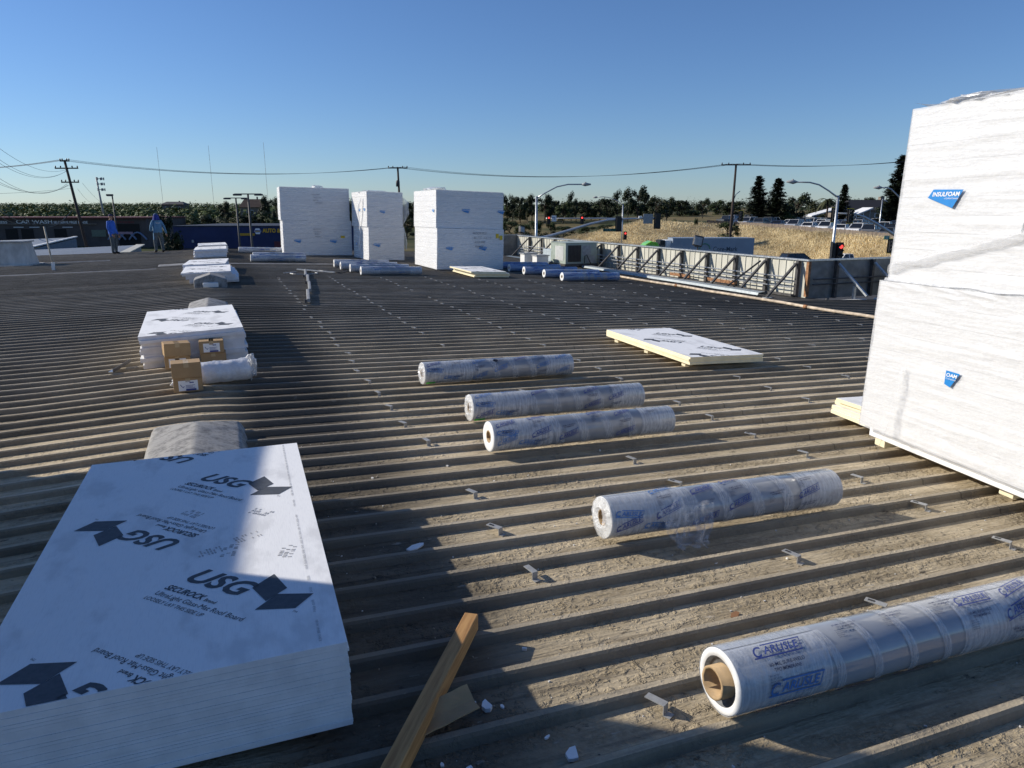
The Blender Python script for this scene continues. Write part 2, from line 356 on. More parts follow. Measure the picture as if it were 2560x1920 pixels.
m = MB(); m.box((PX - .01, PY - .03, -1.95), (.09, .1, 1.0)); m.build('corner_trim', M_RUST, ret)
e3 = thing('parapet_side_wall', 'short pale panel wall at the end of the shaded parapet return', 'parapet', (0, 0, 0))
for i in range(10): link('wall_panel', panel, e3, (PX + 3.42, PY - 3.05 + .3 * i, -.04), (0, 0, 0))
e4 = thing('parapet_end_wall', 'dark end wall closing the far end of the braced parapet', 'parapet', (0, 0, 0))
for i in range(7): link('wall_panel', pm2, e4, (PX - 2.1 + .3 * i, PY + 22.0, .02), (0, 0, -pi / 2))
m = MB(); m.beam((PX - 2.2, PY + 22, PT + .05), (PX, PY + 22, PT + .05), .12, .05); m.build('coping', M_GREYPAINT, e4)

# gutter flashing and pipe along the roof edge
m = MB(); N = 24
def gut(u, v):
    y = 16.4 + 11 * u; pr = [(0, 0), (.03, .07), (.26, .09), (.31, .0)][round(v * 3)]
    return (14.25 + pr[0] + .03 * nz(u * 5, 2), y, -2.40 + pr[1] + .006 * nz(u * 9, 4))
m.grid(N, 3, gut); tag(m.build('gutter_flashing', mat('pale_zinc_flashing', (.33, .37, .38), .5, .2, .1, 6)), 'long pale zinc flashing lying along the roof edge before the parapet', 'flashing')
m = MB(); m.grid(10, 2, lambda u, v: (13.75 + .45 * v + .5 * u * 0, 27.6 + 7.5 * u, -2.36 + .03 * (v == .5))); tag(m.build('gutter_flashing', mat('dull_zinc_flashing', (.22, .26, .27), .5, .4, .15, 6)), 'dull blue-grey flashing strip behind the row of blue rolls', 'flashing')
m = MB(); m.path([(13.1 + .04 * sin(i * 1.3) + .012 * i, 23.6 - .78 * i, roofz(13.1) + .04 + .004 * sin(i * 2.2)) for i in range(22)], .038, 10)
m2 = thing('roof_pipe', 'long weathered cream pipe lying along the roof edge', 'pipe', (0, 0, 0)); m.build('pipe_run', mat('weathered_cream_pipe', (.55, .45, .33), .7, 0, .3, 6, .1, 40), m2, True)
for i in (6, 13):
    q = MB(); q.tube((13.1 + .04 * sin(i * 1.3) + .012 * i, 23.6 - .78 * i - .06, roofz(13.1) + .04), (13.1 + .04 * sin(i * 1.3) + .012 * i, 23.6 - .78 * i + .06, roofz(13.1) + .04), .046, n=10); q.build('coupling', M_RUST, m2, True)
# ================================================================ roof boards
def board_mat(name, edge=False):
    n = NT(name); p = n.pos((1, 1, 1), True)
    grid_ = n.math('MULTIPLY', n.math('SINE', n.math('MULTIPLY', n.noise(n.pos((1, 1, 1), True), 3, 2), 3.)), .0)
    weave = n.noise(n.pos((220, 18, 18), True), 1., 2); scuff = n.noise(p, 3.2, 6, .68); smudge = n.ramp(n.noise(n.pos((2.2, 1.1, 1), True), 2.1, 5, .6), .50, .66, 0, .42)
    c = n.mix(n.ramp(scuff, .35, .7, 0, .3), (.88, .88, .87), (.80, .805, .80)); c = n.mix(smudge, c, (.52, .52, .52)); c = n.mix(n.ramp(weave, .45, .75, 0, .22), c, (.62, .63, .64))
    n.set(Base_Color=c, Roughness=.75, Specular_IOR_Level=.3); n.bump(n.math('ADD', weave, scuff), .25, .002); return n.m
M_BOARD = board_mat('glass_mat_board_face')
M_EDGE = mat('gypsum_board_edge', (.78, .76, .76), .85, 0, .07, 10, .2, 90)
M_CREAM = mat('cream_foam_edge', (.86, .76, .50), .8, 0, .06, 8, .2, 90)
M_PRINT = mat('dark_grey_print', (.075, .083, .095), .7, 0, .12, 30); M_STAMP = mat('pale_grey_print', (.40, .41, .43), .8, 0, .3, 60)
M_SMUDGE = mat('boot_scuff', (.45, .45, .45), .9, 0, .3, 60)
def usg_logo(mb, ox, oy, rot, z, simple=False):
    c, s_ = cos(rot), sin(rot); fn = lambda u, v: (ox + u * c - v * s_, oy + u * s_ + v * c, z)
    mb.text('USG', .112, fn, 0, .03, .28, .325)
    for poly in ([(.31, .072), (.31, .2), (.443, .133), (.437, .016)], [(.444, -.051), (.439, .078), (.572, .145), (.581, .026)]): mb.add([fn(u, v) for u, v in poly], [(3, 2, 1, 0)])
    if simple: return
    f2 = lambda du, dv: (lambda u, v: fn(u + du, v + dv))
    mb.text('SECUROCK', .036, f2(-.02, -.088), 0, .025, .22, .215); mb.text('Brand', .02, f2(.205, -.088), 0, .015, 0, .06)
    mb.text('UltraLight Glass-Mat Roof Board', .030, f2(-.02, -.136), 0, .0, 0, .475); mb.text('LOOSELY LAY THIS SIDE UP', .024, f2(-.03, -.178), 0, 0, 0, .32); mb.text('TM', .012, f2(.585, -.0), 0)
def clip_mesh(me, hx, hy):
    bm = bmesh.new(); bm.from_mesh(me)
    for co, no in (((hx, 0, 0), (1, 0, 0)), ((-hx, 0, 0), (-1, 0, 0)), ((0, hy, 0), (0, 1, 0)), ((0, -hy, 0), (0, -1, 0))):
        bmesh.ops.bisect_plane(bm, geom=bm.verts[:] + bm.edges[:] + bm.faces[:], plane_co=co, plane_no=no, clear_outer=True)
    bm.to_mesh(me); bm.free(); return me
BW, BL = 1.22, 2.44
def logo_set(simple=False):
    mb = MB()
    for oy in (-.523, .717): usg_logo(mb, .023, oy, radians(-45.5), 0, simple)
    for oy in (-1.362, -.122, 1.118): usg_logo(mb, -.015, oy, radians(134.5), 0, simple)
    return mb
PRINT_ME = clip_mesh(logo_set().mesh('printed_lettering', M_PRINT), BW / 2 - .004, BL / 2 - .004)
sp = MB()
for k in range(46):
    y = -1.18 + k * .052
    if random.random() < .8: sp.text(''.join(random.choice('8160B3EHF') for _ in range(4)), .011, lambda u, v, y=y: (.524 - v, y + u, 0), 0, 0, 0, .04)
STAMP_ME = sp.mesh('edge_stamp', M_STAMP)
_bm = {}
def board_mesh(t, cream):
    k = (round(t, 4), cream)
    if k not in _bm:
        m = MB(); m.box((0, 0, t / 2), (BW, BL, t)); m.mi = [1, 0, 1, 1, 1, 1]; _bm[k] = m.mesh('roof_board', [M_BOARD, M_CREAM if cream else M_EDGE])
    return _bm[k]
def stack(cx, cy, zb, rz, ry, ts, cream, jit, top_label, mid_label, group, stamp=False, name='roof_board', shift=None):
    R = Matrix.Rotation(rz, 3, 'Z') @ Matrix.Rotation(ry, 3, 'Y'); h = 0
    for i, t in enumerate(ts):
        last = i == len(ts) - 1; jx, jy, ja = (random.uniform(-jit, jit), random.uniform(-jit, jit), random.uniform(-jit, jit) * .4)
        if shift: jx += shift[0] * (i / len(ts) - 1); jy += shift[1] * (i / len(ts) - 1)
        p = Vector((cx, cy, zb)) + R @ Vector((jx, jy, h)); e = (0, ry, rz + ja)
        o = thing(name, top_label, 'board', p, rz + ja, None, 0, ry) if last else link(name, board_mesh(t, cream), None, p, e)
        if last:
            link('panel_body', board_mesh(t, cream), o); q = link('printed_lettering', PRINT_ME, o, (0, 0, t + .0015))
            if stamp: link('edge_stamp', STAMP_ME, o, (0, 0, t + .0015))
        else: tag(o, mid_label, 'board', group)
        h += t + .0009
    return h
def face_boot(o, spots, z):
    for k, (x, y) in enumerate(spots):
        m = MB()
        for i in range(9):
            for j in range(3):
                if random.random() < .6:
                    a = .4 + k; u, v = (i - 4) * .014, (j - 1) * .024; m.box((x + u * cos(a) - v * sin(a), y + u * sin(a) + v * cos(a), z), (.007, .017, .0006), R=Matrix.Rotation(a, 3, 'Z'))
        m.build('boot_print', M_SMUDGE, o)
NB = 27
h = stack(-.279, 3.591, -1.888, radians(-1.4), 0, [.0122] * NB, False, .003, 'topmost printed white roof board of the big stack in the near left corner', 'plain white roof board buried in the big near-left stack', 'boards of the big near-left stack', True)
top = [o for o in COL.objects if o.get('label', '').startswith('topmost printed white roof board of the big')][0]
face_boot(top, [(.28, -.18), (.2, -.30), (.35, .1), (.12, -.28), (.45, -.4), (.02, .2)], .0122 + .0012)
for x in (-.55, .0, .5):                                       # timber bearers under the stack
    pass
h = stack(-.45, 10.92, -1.905, radians(2.0), radians(-2.2), [.05, .038, .05, .038, .05, .038, .05, .04, .05], False, .022, 'top printed white board of the stack with cardboard boxes in front', 'white roof board inside the stack behind the cardboard boxes', 'boards of the stack behind the cardboard boxes')
h = stack(6.42, 9.07, -2.075, radians(-2.0), radians(1.9), [.026, .026, .026, .026], True, .010, 'top printed board of the low cream-edged pile right of the rolls', 'cream-edged insulation board in the low pile right of the rolls', 'boards of the low cream-edged pile')
M_BLOCK = mat('cream_foam_block', (.80, .72, .50), .8, 0, .08, 10, .2, 60)
for i, (x, y) in enumerate(((5.9, 8.1), (5.92, 9.1), (5.95, 10.05))):
    m = MB(); m.box((0, 0, 0), (.12, .09, .075), 0, Matrix.Rotation(.1 * i, 3, 'Z')); o = m.build('support_block', M_BLOCK, None, False, (x, y, roofz(x) + .027)); bevel(o, .006)
    tag(o, ('nearest', 'middle', 'farthest')[i] + ' cream foam block propping the low cream-edged board pile', 'block')
h = stack(8.1, 23.3, -2.16, radians(-1.5), radians(1.9), [.045] * 4, True, .05, 'top board of the fanned pale pile before the right-hand foam stack', 'cream-edged board in the fanned pile before the right-hand foam stack', 'boards of the fanned far pile', shift=(-.12, -.05))
far = [(-.42, 21.7, .30, 7, 'hood-shaped roof vent', (-.22, -.1)), (-.47, 25.1, .28, 6, 'second far white pile', (0, .2)), (-.42, 32.8, .34, 8, 'third far white pile', (0, 0)), (-.38, 36.6, .34, 8, 'farthest white pile', (0, 0))]
for cx, cy, hh, nb, what, sh in far:
    where = 'of the white pile right behind the %s' % what if 'vent' in what else 'of the %s along the roof ridge' % what
    stack(cx, cy, -1.9, radians(random.uniform(-3, 2)), radians(-1.5), [hh / nb] * nb, False, .03, 'top printed board ' + where, 'plain white board inside ' + where[3:], 'boards ' + where, shift=sh)
# boards poking out under the tall stack on the right
for i, (dx, dy) in enumerate(((0, 0), (.03, .03), (.09, .06), (.05, .02))):
    m = MB(); m.box((0, 0, 0), (1.22, .5, .038)); m.mi = [1, 0, 1, 1, 1, 1]
    o = m.build('insulation_board', [M_BOARD, M_CREAM], None, False, (6.30 + dx, 5.02 + dy, roofz(5.6) + .05 + .041 * i), (0, radians(1.9), radians(-8 + i * 1.5)))
    tag(o, 'cream board end poking out behind the tall wrapped stack, %s of its pile' % ('lowest', 'second lowest', 'second highest', 'highest')[i], 'board')

# ================================================================ foam bundles in stretch film
M_FOAM = mat('white_eps_foam', (.83, .83, .825), .9, 0, .03, 9, .12, 160, spec=.2)
M_FILM = film_mat('stretch_film', (.82, .82, .815), .6, .28, .34, (.9, .9, 8), 2.0); M_FILMFAR = film_mat('stretch_film_taut', (.88, .88, .875), .35, .35, .10, (.5, .5, 18), 2.0)
M_LOOSE = film_mat('loose_film', (.74, .75, .76), .55, .2, .6, (6, 6, 6), 3)
M_CLEAR = film_mat('clear_torn_film', (.85, .86, .88), .22, .08, .6, (7, 7, 7), 4)
M_LBLUE = mat('blue_print', (.012, .21, .56), .5, 0, .05, 20); M_LWHITE = mat('white_print', (.85, .85, .85), .5, 0, .02); M_YEL = mat('yellow_tag', (.75, .52, .04), .5, 0, .1); M_INK = mat('black_ink', (.03, .03, .035), .7, 0, .2)
def flag_logo(parent, fn, wd, crop=0., dz=.0, detail=True):
    """blue trapezoid flag with white lettering; fn(u,v,off)"""
    h = wd * .42; pol = [(-.5 * wd, h * .08), (-.36 * wd, h * .55), (.5 * wd, h * .5), (.26 * wd, -h * .5)]
    if crop: pol = [(crop * wd, h * .53), (.5 * wd, h * .5), (.26 * wd, -h * .5), (crop * wd * 1.1, -h * .36)]; pol = pol[::-1]
    m = MB(); m.add([fn(u, v, dz) for u, v in pol][::-1], [tuple(range(4))]); o = m.build('logo_flag', M_LBLUE, parent)
    if detail:
        m = MB(); t = 'INSULFOAM' if not crop else 'OAM'; x0 = -.36 * wd if not crop else crop * wd + .01
        m.text(t, h * .24, lambda u, v: fn(x0 + u, h * .16 + v, dz + .002), 0, .02, .15, (.78 if not crop else .34) * wd)
        m.text('a Carlisle Company' if not crop else 'Company', h * .09, lambda u, v: fn((0 if not crop else crop * wd + .01) + u, h * .0 + v, dz + .002), 0, 0, 0, (.4 if not crop else .32) * wd); m.build('logo_lettering', M_LWHITE, o)
    return o
def bundle(label, group, loc, rz, size, layers, wr=.006, res=(40, 30), seed=0, film=None, ry=0., rx=0.):
    sx, sy, sz = size; R = random.Random(seed); o = thing('foam_bundle', label, 'foam bundle', loc, rz, group, rx, ry)
    t = sz / layers; m = MB(); m.box((0, 0, t / 2), (sx, sy, t - .003)); me = m.mesh('foam_board', M_FOAM)
    for i in range(layers): link('foam_board', me, o, (R.uniform(-.006, .006), R.uniform(-.006, .006), i * t))
    off = .012; m = MB(); ax, ay = sx / 2 + off, sy / 2 + off; ph = seed * 3.7
    def wv(s_, z, k): return wr * (nz(s_ * .9 + ph, z * 11, k) + .6 * nz(s_ * 2.3 + z * 3, z * 26 + ph, k + 5)) + wr * .5 * nz(s_ * 9, z * 3, k + 9) + wr * 1.6 * sm(sz - .22, sz, z) * nz(s_ * 5, z * 30 + s_ * 4, k + 11)
    nu, nv = res; rz_ = .05
    for k, (nx, ny) in enumerate(((-1, 0), (0, -1), (1, 0), (0, 1))):
        hw = ay if nx else ax
        def f(u, v, nx=nx, ny=ny, hw=hw, k=k):
            a = (u * 2 - 1) * hw; z = -.010 + v * (sz + .018); edge = 1 - max(0, (abs(u * 2 - 1) - .97) / .03) ** 2 * .006 / off
            w_ = max(0., wv(a, z, k)) if True else 0; w_ *= min(1, min(u, 1 - u) * 18)
            d = (ax if nx else ay) + w_ - (.006 if u in (0, 1) else 0)
            return (nx * d, a * (-1 if nx < 0 else 1), z) if nx else (a * (1 if ny < 0 else -1), ny * d, z)
        m.grid(nu, nv, f)
    m.grid(max(6, nu // 2), max(6, nu // 2), lambda u, v: ((u * 2 - 1) * ax * .995, (v * 2 - 1) * ay * .995, sz + .012 + max(0, nz(u * 5 + ph, v * 5, 2) * .05 * wr / .006)))
    w_ = m.build('film_wrap', film or M_FILM, o, True)
    return o
def crumple(o, c, r, seed, mt=None, nm='loose_film', n=16):
    m = MB(); R = random.Random(seed)
    def f(u, v):
        a = u * 2 * pi; b = (v - .5) * pi; d = Vector((cos(a) * cos(b), sin(a) * cos(b), sin(b))); k = 1 + .55 * nz(*(d * 2.1 + Vector((seed, 0, 0)))) + .25 * nz(*(d * 5 + Vector((0, seed, 0))))
        return (c[0] + d.x * r[0] * k, c[1] + d.y * r[1] * k, c[2] + d.z * r[2] * k)
    m.grid(n * 2, n, f); return m.build(nm, mt or M_LOOSE, o, False)
# right-hand tall stack: base boards, lower bundle, upper bundle
RZ = radians(-7.4)
def rloc(x, y, z): q = Matrix.Rotation(RZ, 3, 'Z') @ Vector((x, y, 0)); return Vector((5.30 + q.x, 4.60 + q.y, z))
m = MB(); m.box((0, 0, 0), (2.3, 1.55, .085)); o = m.build('base_slab', M_FOAM, None, False, rloc(1.26, -.775, -1.985), (0, 0, RZ)); bevel(o, .008); tag(o, 'white foam slab under the tall film-wrapped stack at right', 'slab')
for i, (x, y) in enumerate(((.2, -.12), (1.2, -.12), (.25, -1.35), (1.3, -1.35))):
    z0 = roofz(rloc(x, y, 0).x); m = MB(); m.box((0, 0, 0), (.14, .12, -2.028 - z0)); o = m.build('support_block', M_BLOCK, None, False, rloc(x, y, (z0 - 2.028) / 2), (0, 0, RZ)); bevel(o, .005); tag(o, 'foam block under the %s corner of the tall right-hand stack' % ('far left', 'far right', 'near left', 'near right')[i], 'block')
lo = bundle('lower half of the tall film-wrapped foam stack at the right edge', 'tall stack at right', rloc(1.22, -1.28, -1.94), RZ, (2.44, 2.56, 1.30), 9, .011, (150, 110), 3, None, radians(1.6))
up = bundle('upper half of the tall film-wrapped foam stack at the right edge', 'tall stack at right', rloc(1.31, -1.31, -.634), RZ, (2.44, 2.56, 1.40), 10, .010, (150, 110), 5, None, radians(1.6))
def onface(o, sx):
    return lambda u0, v0: (lambda u, v, off: (-(sx / 2 + .032 + off), -(u0 + u), v0 + v))
m = MB(); sh_ = MB()                                            # band of film lapped over the joint between the two halves
for k, (nx, ny) in enumerate(((-1, 0), (0, -1))):
    m.grid(60, 4, lambda u, v: (-(1.245 + .010 * sin(v * pi) + .002 * nz(u * 30, v * 3)), (u * 2 - 1) * 1.298, -.025 + .05 * v + .006 * nz(u * 9, 2)) if nx else ((u * 2 - 1) * 1.238, -(1.298 + .012 * sin(v * pi)), -.045 + .11 * v))
m.build('joint_film', M_LOOSE, up, True)
fl = onface(up, 2.44); flag_logo(up, fl(-.80, .68), .33); flag_logo(up, fl(.75, .66), .33)
fl = onface(lo, 2.44); flag_logo(lo, fl(-.45, .62), .29, .06)
m = MB()
def rope(u, v):
    t = u; y = 1.27 - 2.4 * t; z = .10 + .62 * t + .02 * nz(t * 9, 3); a = v * pi; r = .030 + .016 * nz(t * 14, 1)
    return (-(1.250 + .010 * sin(a) + .004), y, z + 1.3 * r * cos(a) + .012 * nz(t * 40, v * 4))
m.grid(60, 6, rope); m.build('film_strap', film_mat('twisted_film', (.82, .82, .82), .38, .15, .8, (8, 3, 40), 5), up, True)
m = MB()
for k in range(1):                                              # folded film seam running down the face
    y, z0, L = .02, 1.40, .95
    m = MB(); m.path([(-(1.241 + .006), y + .02 * nz(i * .7, k) + .01 * i, z0 - L * i / 8) for i in range(9)], .005, 4); m.build('film_fold', M_LOOSE, up)
crumple(up, (-.75, -.25, 1.52), (.42, .5, .17), 4); crumple(up, (-1.0, .75, 1.42), (.24, .5, .045), 7)
m = MB(); m.grid(5, 16, lambda u, v: (-(1.235 + .03 + .02 * u + .06 * v * u + .05 * sm(.5, 1, v)), .86 - .05 * u + .06 * v + .015 * nz(v * 6, u), .62 - .80 * v)); m.build('hanging_film_tail', M_CLEAR, lo, True)
# far stacks (two bundles each)
def far_stack(tag_, loc, rz, size, split, ry, sd, over=(0, 0), films=None):
    x, y, z = loc; a = bundle('lower bundle of the %s' % tag_, 'far foam stacks', (x, y, z), rz, (size[0], size[1], split), 8, .003, (30, 26), sd, films or M_FILMFAR, ry)
    b = bundle('upper bundle of the %s' % tag_, 'far foam stacks', (x + over[0], y + over[1], z + split + .008), rz, (size[0], size[1], size[2] - split - .02), 7, .003, (30, 26), sd + 1, films or M_FILMFAR, ry); return a, b
def front(o, sy): return lambda u0, v0: (lambda u, v, off: (u0 + u, -(sy / 2 + .022 + off), v0 + v))
def side(o, sx): return lambda u0, v0: (lambda u, v, off: (-(sx / 2 + .022 + off), -(u0 + u), v0 + v))
def scrawl(o, f, lines, h):
    m = MB()
    for i, t in enumerate(lines): m.text(t, h, lambda u, v, i=i: f(u + .03 * i, v - i * h * 1.9, .004), 0, -.012, .1)
    m.build('marker_writing', M_INK, o)
A1, A2 = far_stack('left far foam stack', (4.10, 34.6, roofz(4) + .03), radians(-1), (3.0, 1.8, 2.98), 1.53, radians(1.2), 21, (-.03, .02))
f = front(A1, 1.8); flag_logo(A1, f(-.88, .62), .34); flag_logo(A1, f(.68, .62), .34)
m = MB(); q = f(1.1, .83); m.add([q(u, v, .002) for u, v in ((-.09, -.05), (.09, -.05), (.09, .05), (-.09, .05))], [(0, 1, 2, 3)]); m.build('yellow_tag', M_YEL, A1)
scrawl(A1, f(-.2, 1.14), ['#213-054', 'FACE LVL', 'BLDG', 'FRONT'], .058); f2 = front(A2, 1.8); scrawl(A2, f2(-.12, 1.1), ['B213-054', 'FACE-LVL', 'BLDG', 'TAPERED'], .062)
crumple(A2, (.2, 0, 1.46), (.3, .3, .10), 2, None, 'loose_film', 8)
B1, B2 = far_stack('middle far foam stack, its film torn', (6.48, 32.05, roofz(6.7) + .03), radians(4), (1.55, 2.6, 2.85), 1.38, radians(1.6), 31, (-.01, .03))
f = front(B1, 2.6); flag_logo(B1, f(-.42, .62), .34); f = front(B2, 2.6); flag_logo(B2, f(-.1, .62), .27)
f = side(B2, 1.55); flag_logo(B2, f(.95, .7), .3); flag_logo(B2, f(.1, .68), .3); f = side(B1, 1.55); flag_logo(B1, f(-.7, .6), .25)
def tatter(o, pts, mt=None):                                     # loose film hanging off an edge
    m = MB(); nn = len(pts)
    m.grid(6, nn - 1, lambda u, v: (pts[round(v * (nn - 1))][0] + u * pts[round(v * (nn - 1))][3] + .0 , pts[round(v * (nn - 1))][1] - .12 * sin(u * 3) + .06 * nz(u * 4, v * 9), pts[round(v * (nn - 1))][2] + .04 * nz(u * 6, v * 5, 2))); m.build('torn_film', mt or M_LOOSE, o, True)
tatter(B2, [(.78, -1.15, 1.25, .05), (.78, -1.15, 1.05, .32), (.78, -1.15, .85, .30), (.78, -1.15, .6, .34), (.78, -1.15, .35, .22), (.78, -1.15, .1, .05), (.8, -1.15, -.3, .16), (.88, -1.15, -.65, .14), (.95, -1.15, -.95, .02)])
tatter(B2, [(-.86, -.6, 1.2, .04), (-.88, -.5, .9, -.12), (-.9, -.4, .5, -.05), (-.86, -.3, .1, .03), (-.88, -.2, -.4, .1), (-.9, -.2, -1.0, .06)])
crumple(B2, (-.2, -.4, 1.45), (.6, .7, .07), 9, None, 'loose_film', 8)
C1, C2 = far_stack('right far foam stack beside the low board pile', (8.55, 26.95, roofz(8.5) + .03), radians(1.5), (2.62, 2.9, 2.84), 1.48, radians(1.8), 41, (.02, .05))
f = front(C2, 2.9); flag_logo(C2, f(-.17, .62), .33); flag_logo(C2, f(1.22, .62), .30); f = front(C1, 2.9); flag_logo(C1, f(.48, .76), .34); flag_logo(C1, f(-.83, .75), .3)
scrawl(C1, f(.08, 1.29), ['ROOF PLY', 'BL-TC  1-3 / 3', 'ZZZ-ME', '   PHASE'], .085)
m = MB()
for u0, v0 in ((1.05, 1.24), (1.2, 1.18)):
    q = f(u0, v0); m.add([q(u, v, .002) for u, v in ((-.06, -.08), (.06, -.08), (.06, .08), (-.06, .08))], [(0, 1, 2, 3)])
m.build('yellow_tag', M_YEL, C1); f = side(C2, 2.62); flag_logo(C2, f(1.15, .6), .26)
crumple(C2, (-.9, 0, 1.38), (.35, 1.1, .10), 12, None, 'loose_film', 8)
# two more stacks stand just left of the frame: their shade falls across the near boards
for nm, x, y, rz, h1, sd in (('far', -5.21, 6.61, radians(-7.5), 1.5, 51), ('near', -3.33, 3.20, radians(0), 1.5, 61)):
    zb = roofz(x - 1) + .05; H = .92 - zb
    bundle('lower bundle of the %s foam stack just out of view on the left' % nm, 'stacks left of the frame', (x, y, zb), rz, (2.44, 2.44, H * .5), 6, .006, (12, 12), sd)
    bundle('upper bundle of the %s foam stack just out of view on the left' % nm, 'stacks left of the frame', (x, y, zb + H * .5 + .01), rz, (2.44, 2.44, H * .5), 6, .006, (12, 12), sd + 1)

# ================================================================ membrane rolls
M_MEMB = mat('grey_membrane', (.30, .32, .35), .16, 0, .08, 4, .03, 30, (1, 1, 1), .5, .5, obj=True)
M_MWHITE = mat('white_membrane_edge', (.80, .80, .78), .6, 0, .05, 30, .2, 120)
M_MDARK = mat('dark_membrane_layers', (.11, .115, .12), .6, 0, .3, 60)
M_TUBE = mat('tan_cardboard_tube', (.42, .29, .155), .75, 0, .15, 20, .1, 80)
M_RFILM = film_mat('roll_film', (.72, .75, .79), .52, .16, .25, (26, 5, 5), 2.0, True)
M_RBAND = film_mat('roll_film_band', (.66, .69, .73), .46, .16, .25, (40, 5, 5), 2.5, True)
M_NAVY = mat('navy_print', (.055, .085, .28), .5, 0, .1, 20); M_PALEBLUE = mat('faded_blue_print', (.06, .18, .45), .55, 0, .15, 20); M_FINE = mat('fine_dark_print', (.05, .06, .12), .6, 0, .3, 40)
M_GREEN = mat('green_tape', (.05, .55, .03), .5, 0, .1)
def cyl(r, rot=0.):                                             # (axial x, arc length s) -> point, s=0 on the top line, positive towards -Y (viewer)
    return lambda x, s, dr=0.: (x, -(r + dr) * sin(s / r + rot), r_c + (r + dr) * cos(s / r + rot))
r_c = .13
def carlisle(mb, fn, x, s, h, ang=0., dr=.004, faded=False):
    """slanted box lettering: C tall with frame"""
    wd = h * 5.2; c, s_ = cos(ang), sin(ang); q = lambda u, v: fn(x + u * c + v * s_ , s + u * s_ * 1 - v * c, dr); mi = 1 if faded else 0
    N = 10; fr = h * .13; sh = .35
    def bar(v0, v1, u0, u1):
        vs = []; 
        for i in range(N + 1): u = u0 + (u1 - u0) * i / N; vs += [q(u + v0 * sh, v0), q(u + v1 * sh, v1)]
        mb.add(vs, [(2 * i, 2 * i + 2, 2 * i + 3, 2 * i + 1) for i in range(N)], mi)
    bar(-fr, 0, 0, wd); bar(h, h + fr, wd * .18, wd); bar(-fr, h + fr, wd * .985, wd)
    mb.text('C', h * .98, lambda u, v: q(u + h * .12 + v * 0, v + h * .02), mi, .02, sh, h * 1.0); mb.text('ARLISLE', h * .72, lambda u, v: q(u + h * 1.15, v + h * .18), mi, .02, sh, wd * .765)
    mb.text('SYNTEC SYSTEMS', h * .14, lambda u, v: q(u + h * 2.6, v - h * .38), mi, 0, 0, wd * .4)
def smallprint(mb, fn, x, s, h, ang=0., dr=.004, mi=2):
    c, s_ = cos(ang), sin(ang); q = lambda u, v: fn(x + u * c, s + u * s_ - v * c, dr)
    mb.text('60-MIL SURE-WELD', h, lambda u, v: q(u, v), mi, .01, 0, h * 13); mb.text('TPO MEMBRANE', h, lambda u, v: q(u + h * 1.2, v - h * 1.5), mi, .01, 0, h * 10)
    for k in range(5):
        mb.text('lorem'.replace('lorem', 'ROOFING NO 1')[: 5 + k], h * .5, lambda u, v, k=k: q(u - h * 1.0, v - h * (2.6 + .8 * k)), mi, 0, 0, h * (3.5 + .6 * (k % 3)))
M_BFILM = film_mat('shade_blue_roll_film', (.36, .47, .70), .6, .2, .35, (40, 5, 5), 2.5, True)  # blue colour stands for the stack's shade on these rolls and their print
